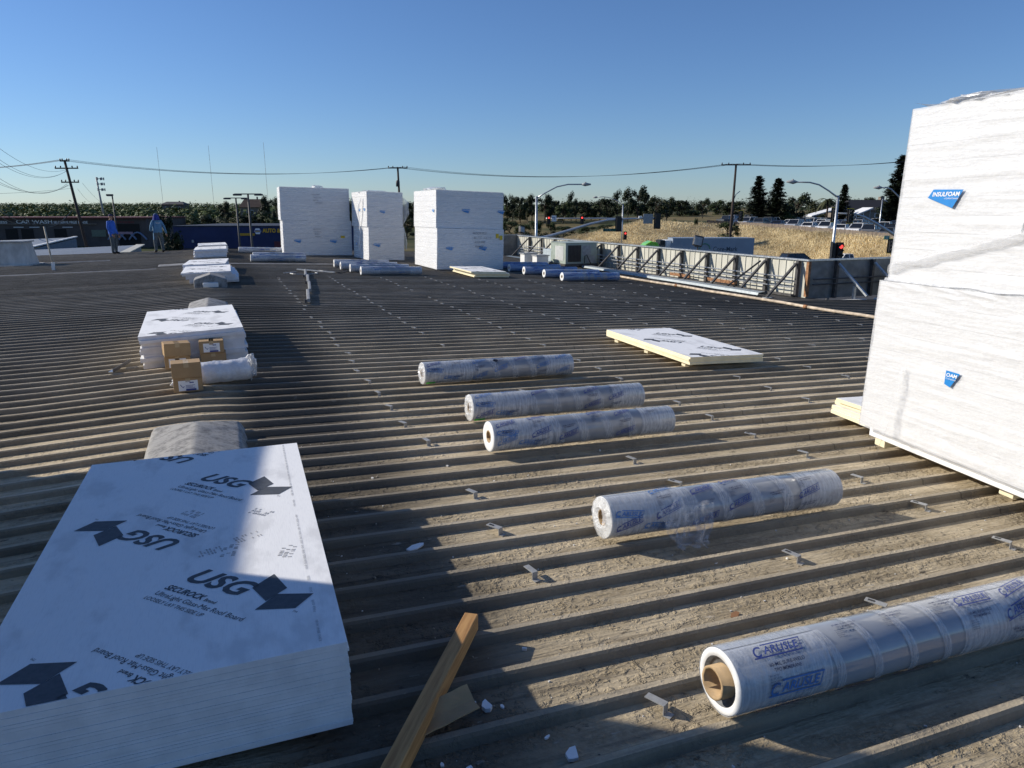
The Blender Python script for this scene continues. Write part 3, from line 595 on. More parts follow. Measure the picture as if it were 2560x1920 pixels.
def roll(label, group, loc, rz, L, r=.13, ry=None, seed=0, style='mid', core_out=0., endfilm=False, tape=False, blue=False):
    global r_c
    r_c = r; R = random.Random(seed); ry = math.atan(.03434) if ry is None else ry
    o = thing('membrane_roll', label, 'roll', loc, rz, group, 0, ry); n = 40 if style != 'far' else 20; rc = r * (.40 if style != 'near' else .50)
    m = MB(); fn = cyl(r - .003)
    prof = [(0, rc * 1.02, 1), (-.0, r * .60, 1), (-.004, r * .78, 1), (-.002, r - .008, 1), (.002, r - .003, 0), (L * .33, r - .003, 0), (L * .66, r - .003, 0), (L - .002, r - .003, 0), (L, r - .008, 1), (L, rc, 1)]
    if core_out: prof[0] = (.022, rc * 1.02, 2); prof[1] = (.018, r * .68, 2); prof[2] = (-.002, r * .74, 1)
    for i in range(len(prof)):
        for k in range(n): a = 2 * pi * k / n; m.v.append((prof[i][0], prof[i][1] * sin(a), r + prof[i][1] * cos(a)))
    for i in range(len(prof) - 1):
        for k in range(n): m.f.append((i * n + k, i * n + (k + 1) % n, (i + 1) * n + (k + 1) % n, (i + 1) * n + k)); m.mi.append(prof[i][2] if i < 5 or i > 6 else 0)
    m.build('membrane', [M_MEMB, M_MWHITE, M_MDARK], o, True)
    m = MB(); x0 = -core_out - .001; ri = rc * .82
    for i, (x, q) in enumerate(((.25 * L, ri), (x0, ri), (x0, rc), (.25 * L, rc))):
        for k in range(n): a = 2 * pi * k / n; m.v.append((x + (.004 * nz(a * 2, seed) if i in (1, 2) else 0), q * sin(a), r + q * cos(a)))
    for i in range(3):
        for k in range(n): m.f.append((i * n + k, i * n + (k + 1) % n, (i + 1) * n + (k + 1) % n, (i + 1) * n + k)); m.mi.append(0)
    m.build('core_tube', M_TUBE, o, True)
    z1, z2 = (.30, .80)
    if style == 'near': z1, z2 = (.175, .47)
    def shell(a, b, nm, mt):
        m = MB(); nx = max(4, int((b - a) * 40)); f0 = cyl(r + .001)
        m.grid(nx, n, lambda u, v: f0(a + (b - a) * u, v * 2 * pi * r, (.0012 * nz(u * 8, sin(v * 6.28) * 2, cos(v * 6.28) * 2 + seed) if 0 < u < 1 else 0))); return m.build(nm, mt, o, True)
    fm = M_BFILM if blue else M_RFILM; s1 = shell(.0, z1 * L, 'film_wrap', fm); s2 = shell(z2 * L, L, 'film_wrap', fm)
    m = MB(); pitch = .24 if style != 'near' else .20; turns = (z2 - z1) * L / pitch; wd = .085 if style != 'near' else .045; f0 = cyl(r + .0022); N = int(turns * n)
    for i in range(N + 1):
        t = i / N; x = z1 * L + (z2 - z1) * L * t; s_ = t * turns * 2 * pi * r
        m.v += [f0(max(.01, x - wd / 2), s_), f0(min(L - .01, x + wd / 2), s_)]
    for i in range(N): m.f.append((2 * i, 2 * i + 1, 2 * i + 3, 2 * i + 2)); m.mi.append(0)
    sp_ = m.build('film_band', M_BFILM if blue else M_RBAND, o, True)
    f1 = cyl(r + .0042); mb = MB(); q = pi * r
    def carl(*a, **k): z_ = MB(); carlisle(z_, *a, **k); z_.build('logo_print', [M_NAVY, M_PALEBLUE, M_FINE], s1)
    def smallp(*a, **k): z_ = MB(); smallprint(z_, *a, **k); z_.build('small_print', [M_NAVY, M_PALEBLUE, M_FINE], s1)
    if style == 'near':
        carl(f1, .10, .070, .046); smallp(f1, .15, .112, .0135); carl(f1, .13, .222, .05, 0, .001, True); smallp(f1, .18, .275, .012); carl(f1, .13, .36, .044)
        for x in (.55, .88): carl(f1, x, .36, .042)
        for x in (.55, .82, 1.12): smallp(f1, x, .01, .010)
        for x, s_ in ((1.25, .05), (1.55, .06), (1.8, .02), (1.5, .16), (1.95, .12)): carl(f1, x, s_, .042, -.2 if x > 1.4 else 0); smallp(f1, x + .03, s_ + .05, .011)
    elif style == 'mid':
        k = 0; x = .03
        while x < L - .2:
            for s_ in ((.03, .20) if k % 2 else (.10, .28)):
                if R.random() < .72: carl(f1, x, s_ + R.uniform(-.02, .02), .036, -.22 - .1 * R.random(), .0, R.random() < .35)
                if R.random() < .85: smallp(f1, x + .03, s_ + .045, .0095, -.1)
            x += .26 + R.random() * .05; k += 1
        for x, s_ in ((.02, .16), (.22, .26)): carl(f1, x, s_, .036, .12, 0, True)
    else:
        for k in range(9 if not blue else 22):
            x = R.uniform(.05, L - .35); s_ = R.uniform(.02, .32); a = R.uniform(-.3, .0); c, si = cos(a), sin(a); h = .02; w_ = R.uniform(.16, .26)
            P = [(0, 0), (w_, 0), (w_ + .01, h), (.01, h)]
            mb.add([f1(x + u * c, s_ + u * si - v) for u, v in P], [(0, 1, 2, 3)], 0 if R.random() < .6 else 1)
    if style == 'far': pl = mb.build('printed_lettering', [M_NAVY, M_PALEBLUE, M_FINE], s1); pl['kind'] = 'stuff'
    if endfilm:
        m = MB(); 
        for k in range(28):
            a0 = 2 * pi * k / 28; 
            for j, (rr, xx) in enumerate(((r * .98, -.004), (r * .72, -.012), (r * .50, -.022), (r * (.30 + .09 * sin(a0 * 2 + 1)), -.012))): m.v.append((xx - abs(nz(a0 * 2.2, j, seed)) * .016, rr * sin(a0), r + rr * cos(a0)))
        for k in range(28):
            for j in range(3): m.f.append((k * 4 + j, k * 4 + j + 1, ((k + 1) % 28) * 4 + j + 1, ((k + 1) % 28) * 4 + j)); m.mi.append(0)
        m.build('gathered_end_film', M_LOOSE, o, False)
    if tape:
        m = MB(); f2 = cyl(r + .0055); m.grid(3, 3, lambda u, v: f2(.02 + .11 * u, .31 + .035 * v)); m.build('green_tape', M_GREEN, o)
    return o
rl = lambda x: roofz(x) + .002
R1 = roll('nearest grey membrane roll with tan core tube, bottom right corner', None, (1.69, 1.985, rl(1.69)), radians(-.6), 2.6, .134, None, 1, 'near', .035)
R2 = roll('membrane roll with torn clear film trailing below it, second nearest', None, (2.03, 3.56, rl(2.03)), radians(-1.0), 1.80, .132, None, 2, 'mid', 0, True)
R3 = roll('membrane roll with open tan core, nearest of the group of three', None, (1.93, 5.33, rl(1.93)), radians(1.5), 1.80, .130, None, 3, 'mid')
R4 = roll('middle membrane roll of the group of three, green tape at its end', None, (2.07, 6.25, rl(2.07)), radians(1.2), 1.91, .130, None, 4, 'mid', 0, True, True)
R5 = roll('farthest membrane roll of the group of three, small tear on top', None, (2.03, 7.85, rl(2.03)), radians(3.2), 1.96, .130, None, 5, 'mid', 0, True, True)
m = MB(); r_c = .13; f1 = cyl(.1365); m.add([f1(.9 + .035 * cos(a), .07 + .022 * sin(a)) for a in [i * .785 for i in range(8)]], [tuple(range(8))]); m.build('tear_hole', M_BLACK, R5)
m = MB()                                                         # torn film hanging off the second roll
m.grid(16, 14, lambda u, v: (.30 + .10 * v + (.42 - .24 * v) * u + .05 * nz(u * 5, v * 4, 1), -.135 - .17 * v * (1 + .5 * nz(u * 6, 3)) - .03 * nz(u * 7, v * 3, 5), max(.006, .20 - .30 * v + .10 * max(0, nz(u * 4, v * 5, 9)) + .02 * abs(nz(u * 13, v * 11, 2)))))
m.build('torn_film', M_CLEAR, R2, True)
for lab, x, y, rz, L, sd, bl in (('mid far roll group, nearest of four', 4.10, 23.25, 1, 2.0, 31, 0), ('mid far roll group, second nearest of four', 3.95, 24.4, 1, 2.0, 32, 0), ('mid far roll group, third nearest of four', 3.8, 25.5, 1, 2.0, 33, 0), ('mid far roll group, farthest of four', 3.75, 26.7, .5, 2.0, 34, 0),
        ('left far roll pair, front one', 1.0, 29.35, 1, 2.05, 35, 0), ('left far roll pair, back one', 1.15, 31.0, 1, 2.05, 36, 0), ('lone whitish roll before the blue shop', .72, 35.3, 0, 2.0, 37, 0)):
    roll('membrane roll on the dark roof, ' + lab, 'far membrane rolls', (x, y, rl(x)), radians(rz), L, .14, None, sd, 'far')
for i, (x, y, lab) in enumerate(((10.2, 21.0, 'nearest and brightest'), (10.15, 22.3, 'second nearest'), (9.95, 23.6, 'middle'), (9.9, 24.9, 'second farthest'), (9.95, 26.2, 'farthest'))):
    roll('blue printed membrane roll by the roof edge, %s of five' % lab, 'blue rolls by the roof edge', (x, y, rl(x)), radians(.5), 2.1, .14, None, 50 + i, 'far', 0, False, False, True)

# ================================================================ ridge vents
n = NT('vent_coating'); v1 = n.noise(n.pos(), 7, 6, .7); v2 = n.noise(n.pos(), 38, 4); n.set(Base_Color=n.mix(n.ramp(n.math('ADD', v1, n.math('MULTIPLY', v2, .4)), .52, .82), (.15, .145, .14), (.34, .33, .31)), Roughness=.85); n.bump(n.math('ADD', v1, v2), .25, .008); M_VENT = n.m
def vent(label, y0, y1, hmax, slope, front=False):
    o = thing('ridge_vent', label, 'roof vent', (-.33, (y0 + y1) / 2, -1.905), 0, 'ridge vents'); W, Ly = .39, (y1 - y0) / 2; m = MB(); NX, NY = 34, 40
    def f(u, v):
        x = (u * 2 - 1) * W; y = (v * 2 - 1) * Ly; ax = abs(x) / W; g = hmax * (1 - .42 * min(1, ax / .86)); 
        if ax > .86: g = hmax * .58 * max(0, 1 - ((ax - .86) / .14) ** 1.6)
        e = (Ly - abs(y)); g2 = hmax * .55 * sm(0, .05, e) + max(0, e - .04) * slope if not front else 9 * sm(-.001, .01, e)
        return (x + .012 * nz(x * 5, y * 5), y, min(g, g2) + (roofz(x - .33) + 1.905) * 1 - .03 + .006 * nz(x * 6, y * 6, 3))
    if front: m.prism([(-W, -.03), (W, -.03), (W, hmax * .58), (W * .86, hmax * .66), (0, hmax), (-W * .86, hmax * .66), (-W, hmax * .58)], lambda u, v, t: (u, t, v), Ly, -Ly); bevel(m.build('hood', M_VENT, o), .03, 3)
    else: m.grid(NX, NY, f); m.build('hood', M_VENT, o, True)
    if front: q = MB(); q.box((0, -Ly - .06, .07), (.36, .14, .12)); bevel(q.build('outlet_box', M_WHITE, o), .02)
    else:
        q = MB(); q.grid(10, 4, lambda u, v: ((u * 2 - 1) * .47, -Ly * .98 - .07 + .1 * v, roofz((u * 2 - 1) * .47 - .33) + 1.905 - .02 + .03 * v)); q.build('base_flashing', M_VENT, o, True)
    return o
vent('large weathered hump-shaped ridge vent behind the near board stack', 5.05, 6.6, .19, .30)
vent('hump-shaped ridge vent peeking out behind the board stack with boxes', 13.4, 15.4, .25, .4)
vent('grey hood-shaped ridge vent with a white outlet box in front of far board pile', 19.5, 20.25, .33, .5, True)

# ================================================================ cardboard boxes and the white sack
M_CARD = mat('cardboard', (.40, .265, .135), .8, 0, .08, 6, .1, 80); M_CARD2 = mat('cardboard_tape', (.50, .37, .21), .45, 0, .06)
def carton(label, loc, rz, d=(.285, .21, .150), lab=False, tilt=0.):
    o = thing('cardboard_box', label, 'box', loc, rz, 'cardboard boxes', 0, tilt); m = MB(); m.box((0, 0, d[2] / 2), d); bevel(m.build('carton', M_CARD, o), .004)
    m = MB(); m.box((-.0, 0, d[2] + .0015), (.05, d[1] * .99, .002)); m.box((0, -d[1] / 2 - .001, d[2] * .85), (.05, .002, d[2] * .28)); m.build('packing_tape', M_CARD2, o)
    for s in (-1, 1): m = MB(); m.box((s * d[0] * .245, 0, d[2] + .001), (d[0] * .48, d[1] * .98, .003)); m.build('top_flap', M_CARD, o)
    if lab:
        m = MB(); y = -d[1] / 2 - .002; x0, x1, z0, z1 = -.095, .095, .015, .125; m.quad((x0, y, z0), (x1, y, z0), (x1, y, z1), (x0, y, z1)); L_ = m.build('label', M_LWHITE, o)
        m = MB(); y -= .001; m.quad((x0 + .07, y, z0), (x1 - .02, y, z0), (x1 - .02, y, z0 + .02), (x0 + .07, y, z0 + .02)); m.quad((x0 + .11, y, z1 - .03), (x1 - .04, y, z1 - .03), (x1 - .04, y, z1 - .018), (x0 + .11, y, z1 - .018))
        m.path([(x0 + .02, y, z0 + .07), (x0 + .03, y, z0 + .05), (x0 + .045, y, z0 + .035), (x0 + .055, y, z0 + .05)], .004, 4)
        for k in range(4): m.quad((x0 + .07, y, z1 - .055 - k * .013), (x1 - .03 - .02 * (k % 2), y, z1 - .055 - k * .013), (x1 - .03 - .02 * (k % 2), y, z1 - .050 - k * .013), (x0 + .07, y, z1 - .050 - k * .013))
        m.build('label_print', M_NAVY, L_)
    return o
zb = -1.888
carton('lower cardboard box with white label, nearest pair', (-.46, 8.20, zb), radians(2), lab=True); carton('upper plain cardboard box of the nearest pair', (-.465, 8.19, zb + .156), radians(4), d=(.29, .215, .158))
carton('lower cardboard box of the left pair, half behind the white sack', (-.62, 9.50, zb), radians(0), lab=True); carton('crooked cardboard box on top of the left pair', (-.625, 9.47, zb + .158), radians(10), d=(.295, .22, .155), tilt=radians(2))
carton('lower cardboard box of the right pair behind the white sack', (-.215, 9.60, zb), radians(1), d=(.30, .21, .14)); carton('cardboard box with white label on top of the right pair', (-.225, 9.58, zb + .148), radians(1), lab=True)
m = MB(); NU, NV = 44, 28
def sack(u, v):
    a = v * 2 * pi; t = u; x = -.36 + .72 * t; r = .125 * min(1, (.35 + 3.2 * t) if t < .2 else 1) * (1 - .12 * sm(.9, 1, t)) ; k = 1 + .10 * nz(t * 9, cos(a) * 1.5, sin(a) * 1.5) + .05 * nz(t * 24, cos(a) * 3, sin(a) * 3)
    if t > .985: k *= .55
    return (x + .03 * nz(a, t * 3), r * k * sin(a) * 1.05, max(.002, .118 + r * k * cos(a)))
m.grid(NU, NV, sack); o = thing('white_sack', 'long white plastic sack lying behind the nearest cardboard boxes', 'sack', (-.16, 8.55, -1.905), radians(8)); m.build('sack_body', film_mat('white_plastic_sack', (.82, .83, .85), .93, .3, .5, (6, 9, 6), 2.5), o, True)
crumple(o, (.36, 0, .15), (.06, .12, .13), 3, M_LOOSE, 'knotted_end', 9); crumple(o, (-.40, -.06, .05), (.10, .10, .05), 6, M_LOOSE, 'loose_end', 9)

# ================================================================ roof clips
m = MB(); m.box((0, 0, .040), (.082, .030, .0035)); m.box((.039, 0, .019), (.0035, .030, .042)); m.box((.052, 0, .0), (.03, .030, .0035)); M_CLIP = mat('zinc_clip', (.36, .36, .345), .5, .2, .1, 40); clip = [m.mesh('roof_clip', M_CLIP)]
m = MB(); m.box((0, 0, .036), (.095, .034, .0035)); m.box((.046, 0, .017), (.0035, .034, .040)); m.box((-.02, 0, .039), (.03, .010, .003), 1); m.box((.058, 0, -.002), (.03, .03, .0035)); clip.append(m.mesh('roof_clip', [M_CLIP, M_BLACK]))
RC = random.Random(5); X1 = .7767 * 1.9096; obst = [(1.6, 1.75, 4.4, 2.3), (1.95, 3.35, 4.1, 3.75), (1.9, 5.1, 3.95, 5.5), (2.0, 6.05, 4.1, 6.45), (2.0, 7.6, 4.1, 8.1), (5.7, 7.6, 7.3, 10.5), (5.0, 1.8, 9, 5.4), (4, 23, 6.3, 27), (7.0, 21.8, 10.2, 29), (9.8, 20.8, 12.5, 26.5), (2.4, 33, 6, 37)]
ORD = lambda k: str(k) + ('th' if 10 <= k % 100 <= 20 else {1: 'st', 2: 'nd', 3: 'rd'}.get(k % 10, 'th'))
def inframe(p):
    p = Vector(p); d = p.dot(FW); return d > .1 and abs(p.dot(RT) / d * F_PX) < 1280 and abs(p.dot(UP) / d * F_PX) < 960
for i in range(8):
    x = X1 + 1.535 * i; seen = 0
    for j in range(1, 41):
        y = Y0 + .305 * (2 * j - 6 + (i % 2)) - .10
        xx = x + RC.uniform(-.05, .05)
        if not inframe((xx, y, roofz(xx))) or y > 22.8 or RC.random() < .09 or any(a - .1 < xx < c + .1 and b - .1 < y < d + .1 for a, b, c, d in obst): continue
        o = link('roof_clip', clip[RC.randrange(2)], None, (xx, y + RC.uniform(-.03, .02), roofz(xx) - RH + .004), (0, 0, radians(-70 + RC.uniform(-12, 12)))); o.scale = (1.12, 1.2, 1.1)
        seen += inframe(o.location)
        dist = 'near' if y < 4.5 else 'middle' if y < 12 else 'far'
        tag(o, '%s nearest galvanised clip in the %s clip row right of the roof ridge' % (ORD(max(1, seen)), ORD(i + 1)), 'clip', dist + ' roof clips')

# ================================================================ litter in the foreground
n = NT('sawn_lumber'); g = n.noise(n.pos((22, 22, 1.6), True), 2.5, 5, .6); n.set(Base_Color=n.mix(n.ramp(g, .3, .7), (.31, .155, .05), (.52, .29, .105)), Roughness=.7); n.bump(g, .3, .003); M_LUM = n.m
o = thing('lumber_post', 'orange-brown sawn timber post lying beside the near board stack', 'timber', (0, 0, 0)); m = MB()
a_ = Vector((.945, 2.86, roofz(.9) + .045)); b_ = Vector((.30, 1.93, roofz(.3) + .045)); m.beam((0, 0, -.5), (0, 0, .5), .066, .082, 0, (0, 1, 0))
q = m.build('timber_body', M_LUM, o); d = (a_ - b_); q.location = (a_ + b_) / 2; q.scale = (1, 1, d.length); q.rotation_euler = d.to_track_quat('Z', 'Y').to_euler(); bevel(q, .004)
m = MB(); c0 = Vector((.53, 2.345, roofz(.5) + .012)); e1 = Vector((.235, .045, .018)); e2 = Vector((.012, -.125, .0)); N = 10
m.grid(N, 8, lambda u, v: c0 + e1 * u + e2 * v + Vector((0, 0, .045 * max(0, .55 - v) * 1.2 + .02 * max(0, v - .7) + .006 * nz(u * 4, v * 4)))); o = m.build('cardboard_strip', M_CARD, None, False); so = o.modifiers.new('t', 'SOLIDIFY'); so.thickness = .004; tag(o, 'bent strip of brown cardboard beside the timber post', 'cardboard')
def chip(label, x, y, sx, sy, rz, h=.008, mt=None, up=0.):
    m = MB(); R = random.Random(int(x * 1000)); k = 7; P = [(sx * (1 if i in (0, 1, 6) else -1 if i in (3, 4) else 0) * R.uniform(.6, 1.2), sy * sin(2 * pi * (i + .3) / k) * R.uniform(.6, 1.3)) for i in range(k)]
    m.prism(P, lambda u, v, t: (u, v, t + .1 * u * up), 0, h); o = m.build('board_scrap', mt or M_MWHITE, None, False, (x, y, roofz(x) - RH + .006), (0, 0, rz)); return tag(o, label, 'scrap')
chip('flat torn white scrap between ribs in the near shade', .92, 3.86, .075, .032, .35)
chip('crumbled white scrap touching the cardboard strip', .755, 2.44, .03, .028, .2, .02); chip('upright white scrap right of the cardboard strip', .835, 2.36, .018, .03, .3, .018)
chip('white scrap alone in the shaded near foreground', 1.045, 2.0, .020, .033, -.2, .014); chip('white scrap by the left edge of the near board stack', -1.02, 4.30, .045, .025, .4, .02); chip('small white scrap below the timber post', .665, 2.07, .012, .010, 0, .01)
chip('small brown leaf on the sunlit rib pan', 2.28, 2.60, .035, .018, .4, .006, M_RUST)
for k, (x, y) in enumerate(((.78, 2.47), (.80, 2.40), (.90, 2.34), (.72, 2.52), (.86, 2.52), (1.0, 2.12), (.58, 2.12))): chip('tiny white board crumb scattered around the cardboard strip', x, y, .008 + .002 * (k % 3), .007, k * .7, .007)['group'] = 'white crumbs by the cardboard strip'
chip('white bit near the second membrane roll shadow', 2.55, 3.10, .016, .012, .1, .012)
m = MB(); R = random.Random(9)
for k in range(900):
    x = R.uniform(.4, 5.); y = R.uniform(1.5, 6.5); ph = ((y - Y0) / .305) % 1
    if .16 < ph < .84: s = R.uniform(.002, .006) * (2 if R.random() < .06 else 1); m.box((x, y, roofz(x) - RH + s * .5), (s * R.uniform(1, 2), s, s), 0 if R.random() < .75 else 1, Matrix.Rotation(R.random() * 3, 3, 'Z'))
tag(m.build('roof_grit', [mat('tan_grit', (.36, .31, .24), .9), mat('white_grit', (.75, .74, .70), .9)]), 'loose tan and white grit scattered between the near ribs', 'grit', None, 'stuff')
o = thing('metal_angle_scrap', 'short dark metal channel left of the boxed board stack', 'scrap', (-1.32, 9.75, roofz(-1.3))); m = MB(); m.beam((-.05, -.22, .02), (.1, .24, .05), .05, .012); m.build('channel_web', M_GALV, o); m = MB(); m.beam((-.02, -.22, .035), (.13, .24, .065), .01, .04); m.build('channel_flange', M_STEEL, o)
# downspout, cables
o = thing('downspout', 'long pale metal downspout lying on the dark roof before the roll groups', 'pipe', (0, 0, 0)); P0, P1 = Vector((1.63, 15.7, rl(1.6) + .07)), Vector((2.52, 24.3, rl(2.5) + .07))
for k in range(4):
    a_ = P0.lerp(P1, k / 4); b_ = P0.lerp(P1, (k + .97) / 4); off = Vector((.05 * sin(k * 1.3), 0, 0)); m = MB(); m.beam(a_ + off, b_ + off, .075, .085); bevel(m.build('pipe_section', mat('chalky_grey_metal', (.30, .30, .29), .6, .1), o), .018)
    m = MB(); m.beam(a_ + off + Vector((-.06, 0, -.01)), a_ + off + Vector((-.06, .06, -.01)), .05, .07); m.build('strap', M_STEEL, o)
for lab, pts, mt in (('tangle of grey cable left of the far roll group', [(1.75 + .9 * t + .25 * sin(t * 9), 23.7 + .55 * sin(t * 7) * (1 - t * .4), 0) for t in [i / 30 for i in range(31)]], M_GREYPAINT), ('black cable snaking left of the mid far rolls', [(2.6 + 1.5 * t, 24.4 + .5 * sin(t * 8), 0) for t in [i / 24 for i in range(25)]], M_BLACK)):
    m = MB(); m.path([(x, y, roofz(x) + .02) for x, y, z in pts], .018, 5); tag(m.build('cable', mt), lab, 'cable')
m = MB(); m.beam((2.3, 25.1, rl(2.3) + .04), (3.35, 23.8, rl(3.3) + .04), .05, .04); tag(m.build('batten', M_GALV), 'pale metal batten crossing the end of the downspout', 'batten')
# left: sheet-metal curb unit and conduit mast, air conditioner, boxes, lamps
o = thing('roof_curb_unit', 'white weathered sheet-metal curb unit at the left roof edge', 'roof unit', (-7.35, 32.6, roofz(-7.3) - .02), radians(-12)); m = MB(); m.box((0, 0, .45), (1.25, 1.0, .86), 0, None, .80); M_CURB = mat('weathered_white_sheet', (.50, .49, .46), .6, .1, .25, 2.5, .2, 12, (1, 1, .5)); bevel(m.build('housing', M_CURB, o), .02)
m = MB(); m.box((0, 0, .90), (1.12, .92, .05)); m.build('lid', M_GREYPAINT, o); m = MB(); m.box((0, 0, .03), (1.5, 1.25, .06)); m.build('base_flange', M_CURB, o)
o = thing('conduit_mast', 'thin bare conduit mast standing on the left roof', 'mast', (-5.45, 28.8, roofz(-5.4) - .02)); m = MB(); m.path([(.08, 0, 0), (0, 0, .5), (-.06, 0, 1.48)], .028, 8); m.build('pole', mat('tan_mast', (.42, .37, .29), .7, 0, .2), o, True); m = MB(); m.box((.03, 0, .14), (.1, .1, .28)); m.build('base_sleeve', M_WHITE, o)
M_AC = mat('grey_green_enamel', (.34, .39, .34), .5, .1, .1, 4); o = thing('air_conditioner', 'grey-green packaged air conditioner standing before the parapet', 'air conditioner', (14.35, 28.9, -2.33), 0)
m = MB(); m.box((0, -.5, .49), (1.5, 1.5, .88)); bevel(m.build('cabinet', M_AC, o), .012); m = MB(); m.box((0, -.5, .025), (1.6, 1.6, .09)); m.build('curb', M_STEEL, o); m = MB(); m.box((0, -.5, .945), (1.54, 1.54, .03)); m.build('lid', M_AC, o)
for k in range(9): m = MB(); m.box((-.755, -1.0 + .09 * k, .5), (.014, .05, .62)); m.build('side_louvre', M_WHITE, o)
m = MB(); m.box((-.33, -1.253, .5), (.62, .012, .70)); g_ = m.build('condenser_grille', M_BLACK, o)
for k in range(10): m = MB(); m.box((-.62 + .066 * k, -1.262, .5), (.010, .01, .70)); m.build('grille_bar', M_STEEL, g_)
for x, z, w_, h_ in ((.25, .62, .42, .42), (.45, .25, .4, .3)): m = MB(); m.box((x, -1.254, z), (w_, .012, h_)); m.build('access_panel', M_GREYPAINT, o)
m = MB(); m.path([(.1, -1.35, .1), (.12, -1.36, .4), (.2, -1.36, .45), (.4, -1.4, .05)], .02, 6); m.build('hose', M_BLACK, o)
for i, (px, d, s) in enumerate(((1322, 32.2, (.6, .5, .55)), (1352, 31.6, (.55, .5, .5)))):
    p = gp(px, d, -2.46); o = thing('vent_box', ('left' if i == 0 else 'right') + ' white sheet-metal vent box beyond the blue rolls', 'vent box', (min(p.x, 14.9), p.y, -2.46)); m = MB(); m.box((0, 0, s[2] / 2), s); bevel(m.build('housing', M_WHITE, o), .01); m = MB(); m.box((0, 0, s[2] + .02), (s[0] * 1.15, s[1] * 1.15, .04)); m.build('cap', M_GREYPAINT, o)
p = gp(1378, 31.0, -2.35); m = MB(); m.box((0, 0, .3), (.8, .9, .55)); o = thing('duct_box', 'pale blue-grey duct box joined to the air conditioner', 'duct', (14.75, 31.2, -2.4)); bevel(m.build('duct', mat('pale_duct', (.50, .56, .58), .45, .3, .1), o), .01); m = MB(); m.box((0, 0, .0), (.84, .94, .05)); m.build('duct_foot', M_STEEL, o)
def floodlight(label, y, rz):
    o = thing('floodlight', label, 'floodlight', (PX + .0, y, PT + .04), rz); m = MB(); m.tube((0, 0, 0), (0, 0, .14), .025); m.path([(-.12, 0, .13), (.12, 0, .13)], .015, 6); m.build('bracket', M_STEEL, o); m = MB(); m.box((0, 0, .32), (.34, .17, .36), 0, Matrix.Rotation(radians(-14), 3, 'X') @ Matrix.Rotation(radians(12), 3, 'Y')); bevel(m.build('lamp_housing', M_STEEL, o), .03); m = MB(); m.box((-.02, -.09, .32), (.27, .02, .28), 0, Matrix.Rotation(radians(-14), 3, 'X') @ Matrix.Rotation(radians(12), 3, 'Y')); m.build('lens', M_GREYPAINT, o)
floodlight('dark floodlight on the parapet in front of the grey truck', 21.2, radians(-20)); floodlight('floodlight at the far end of the parapet', 37.3, radians(20))
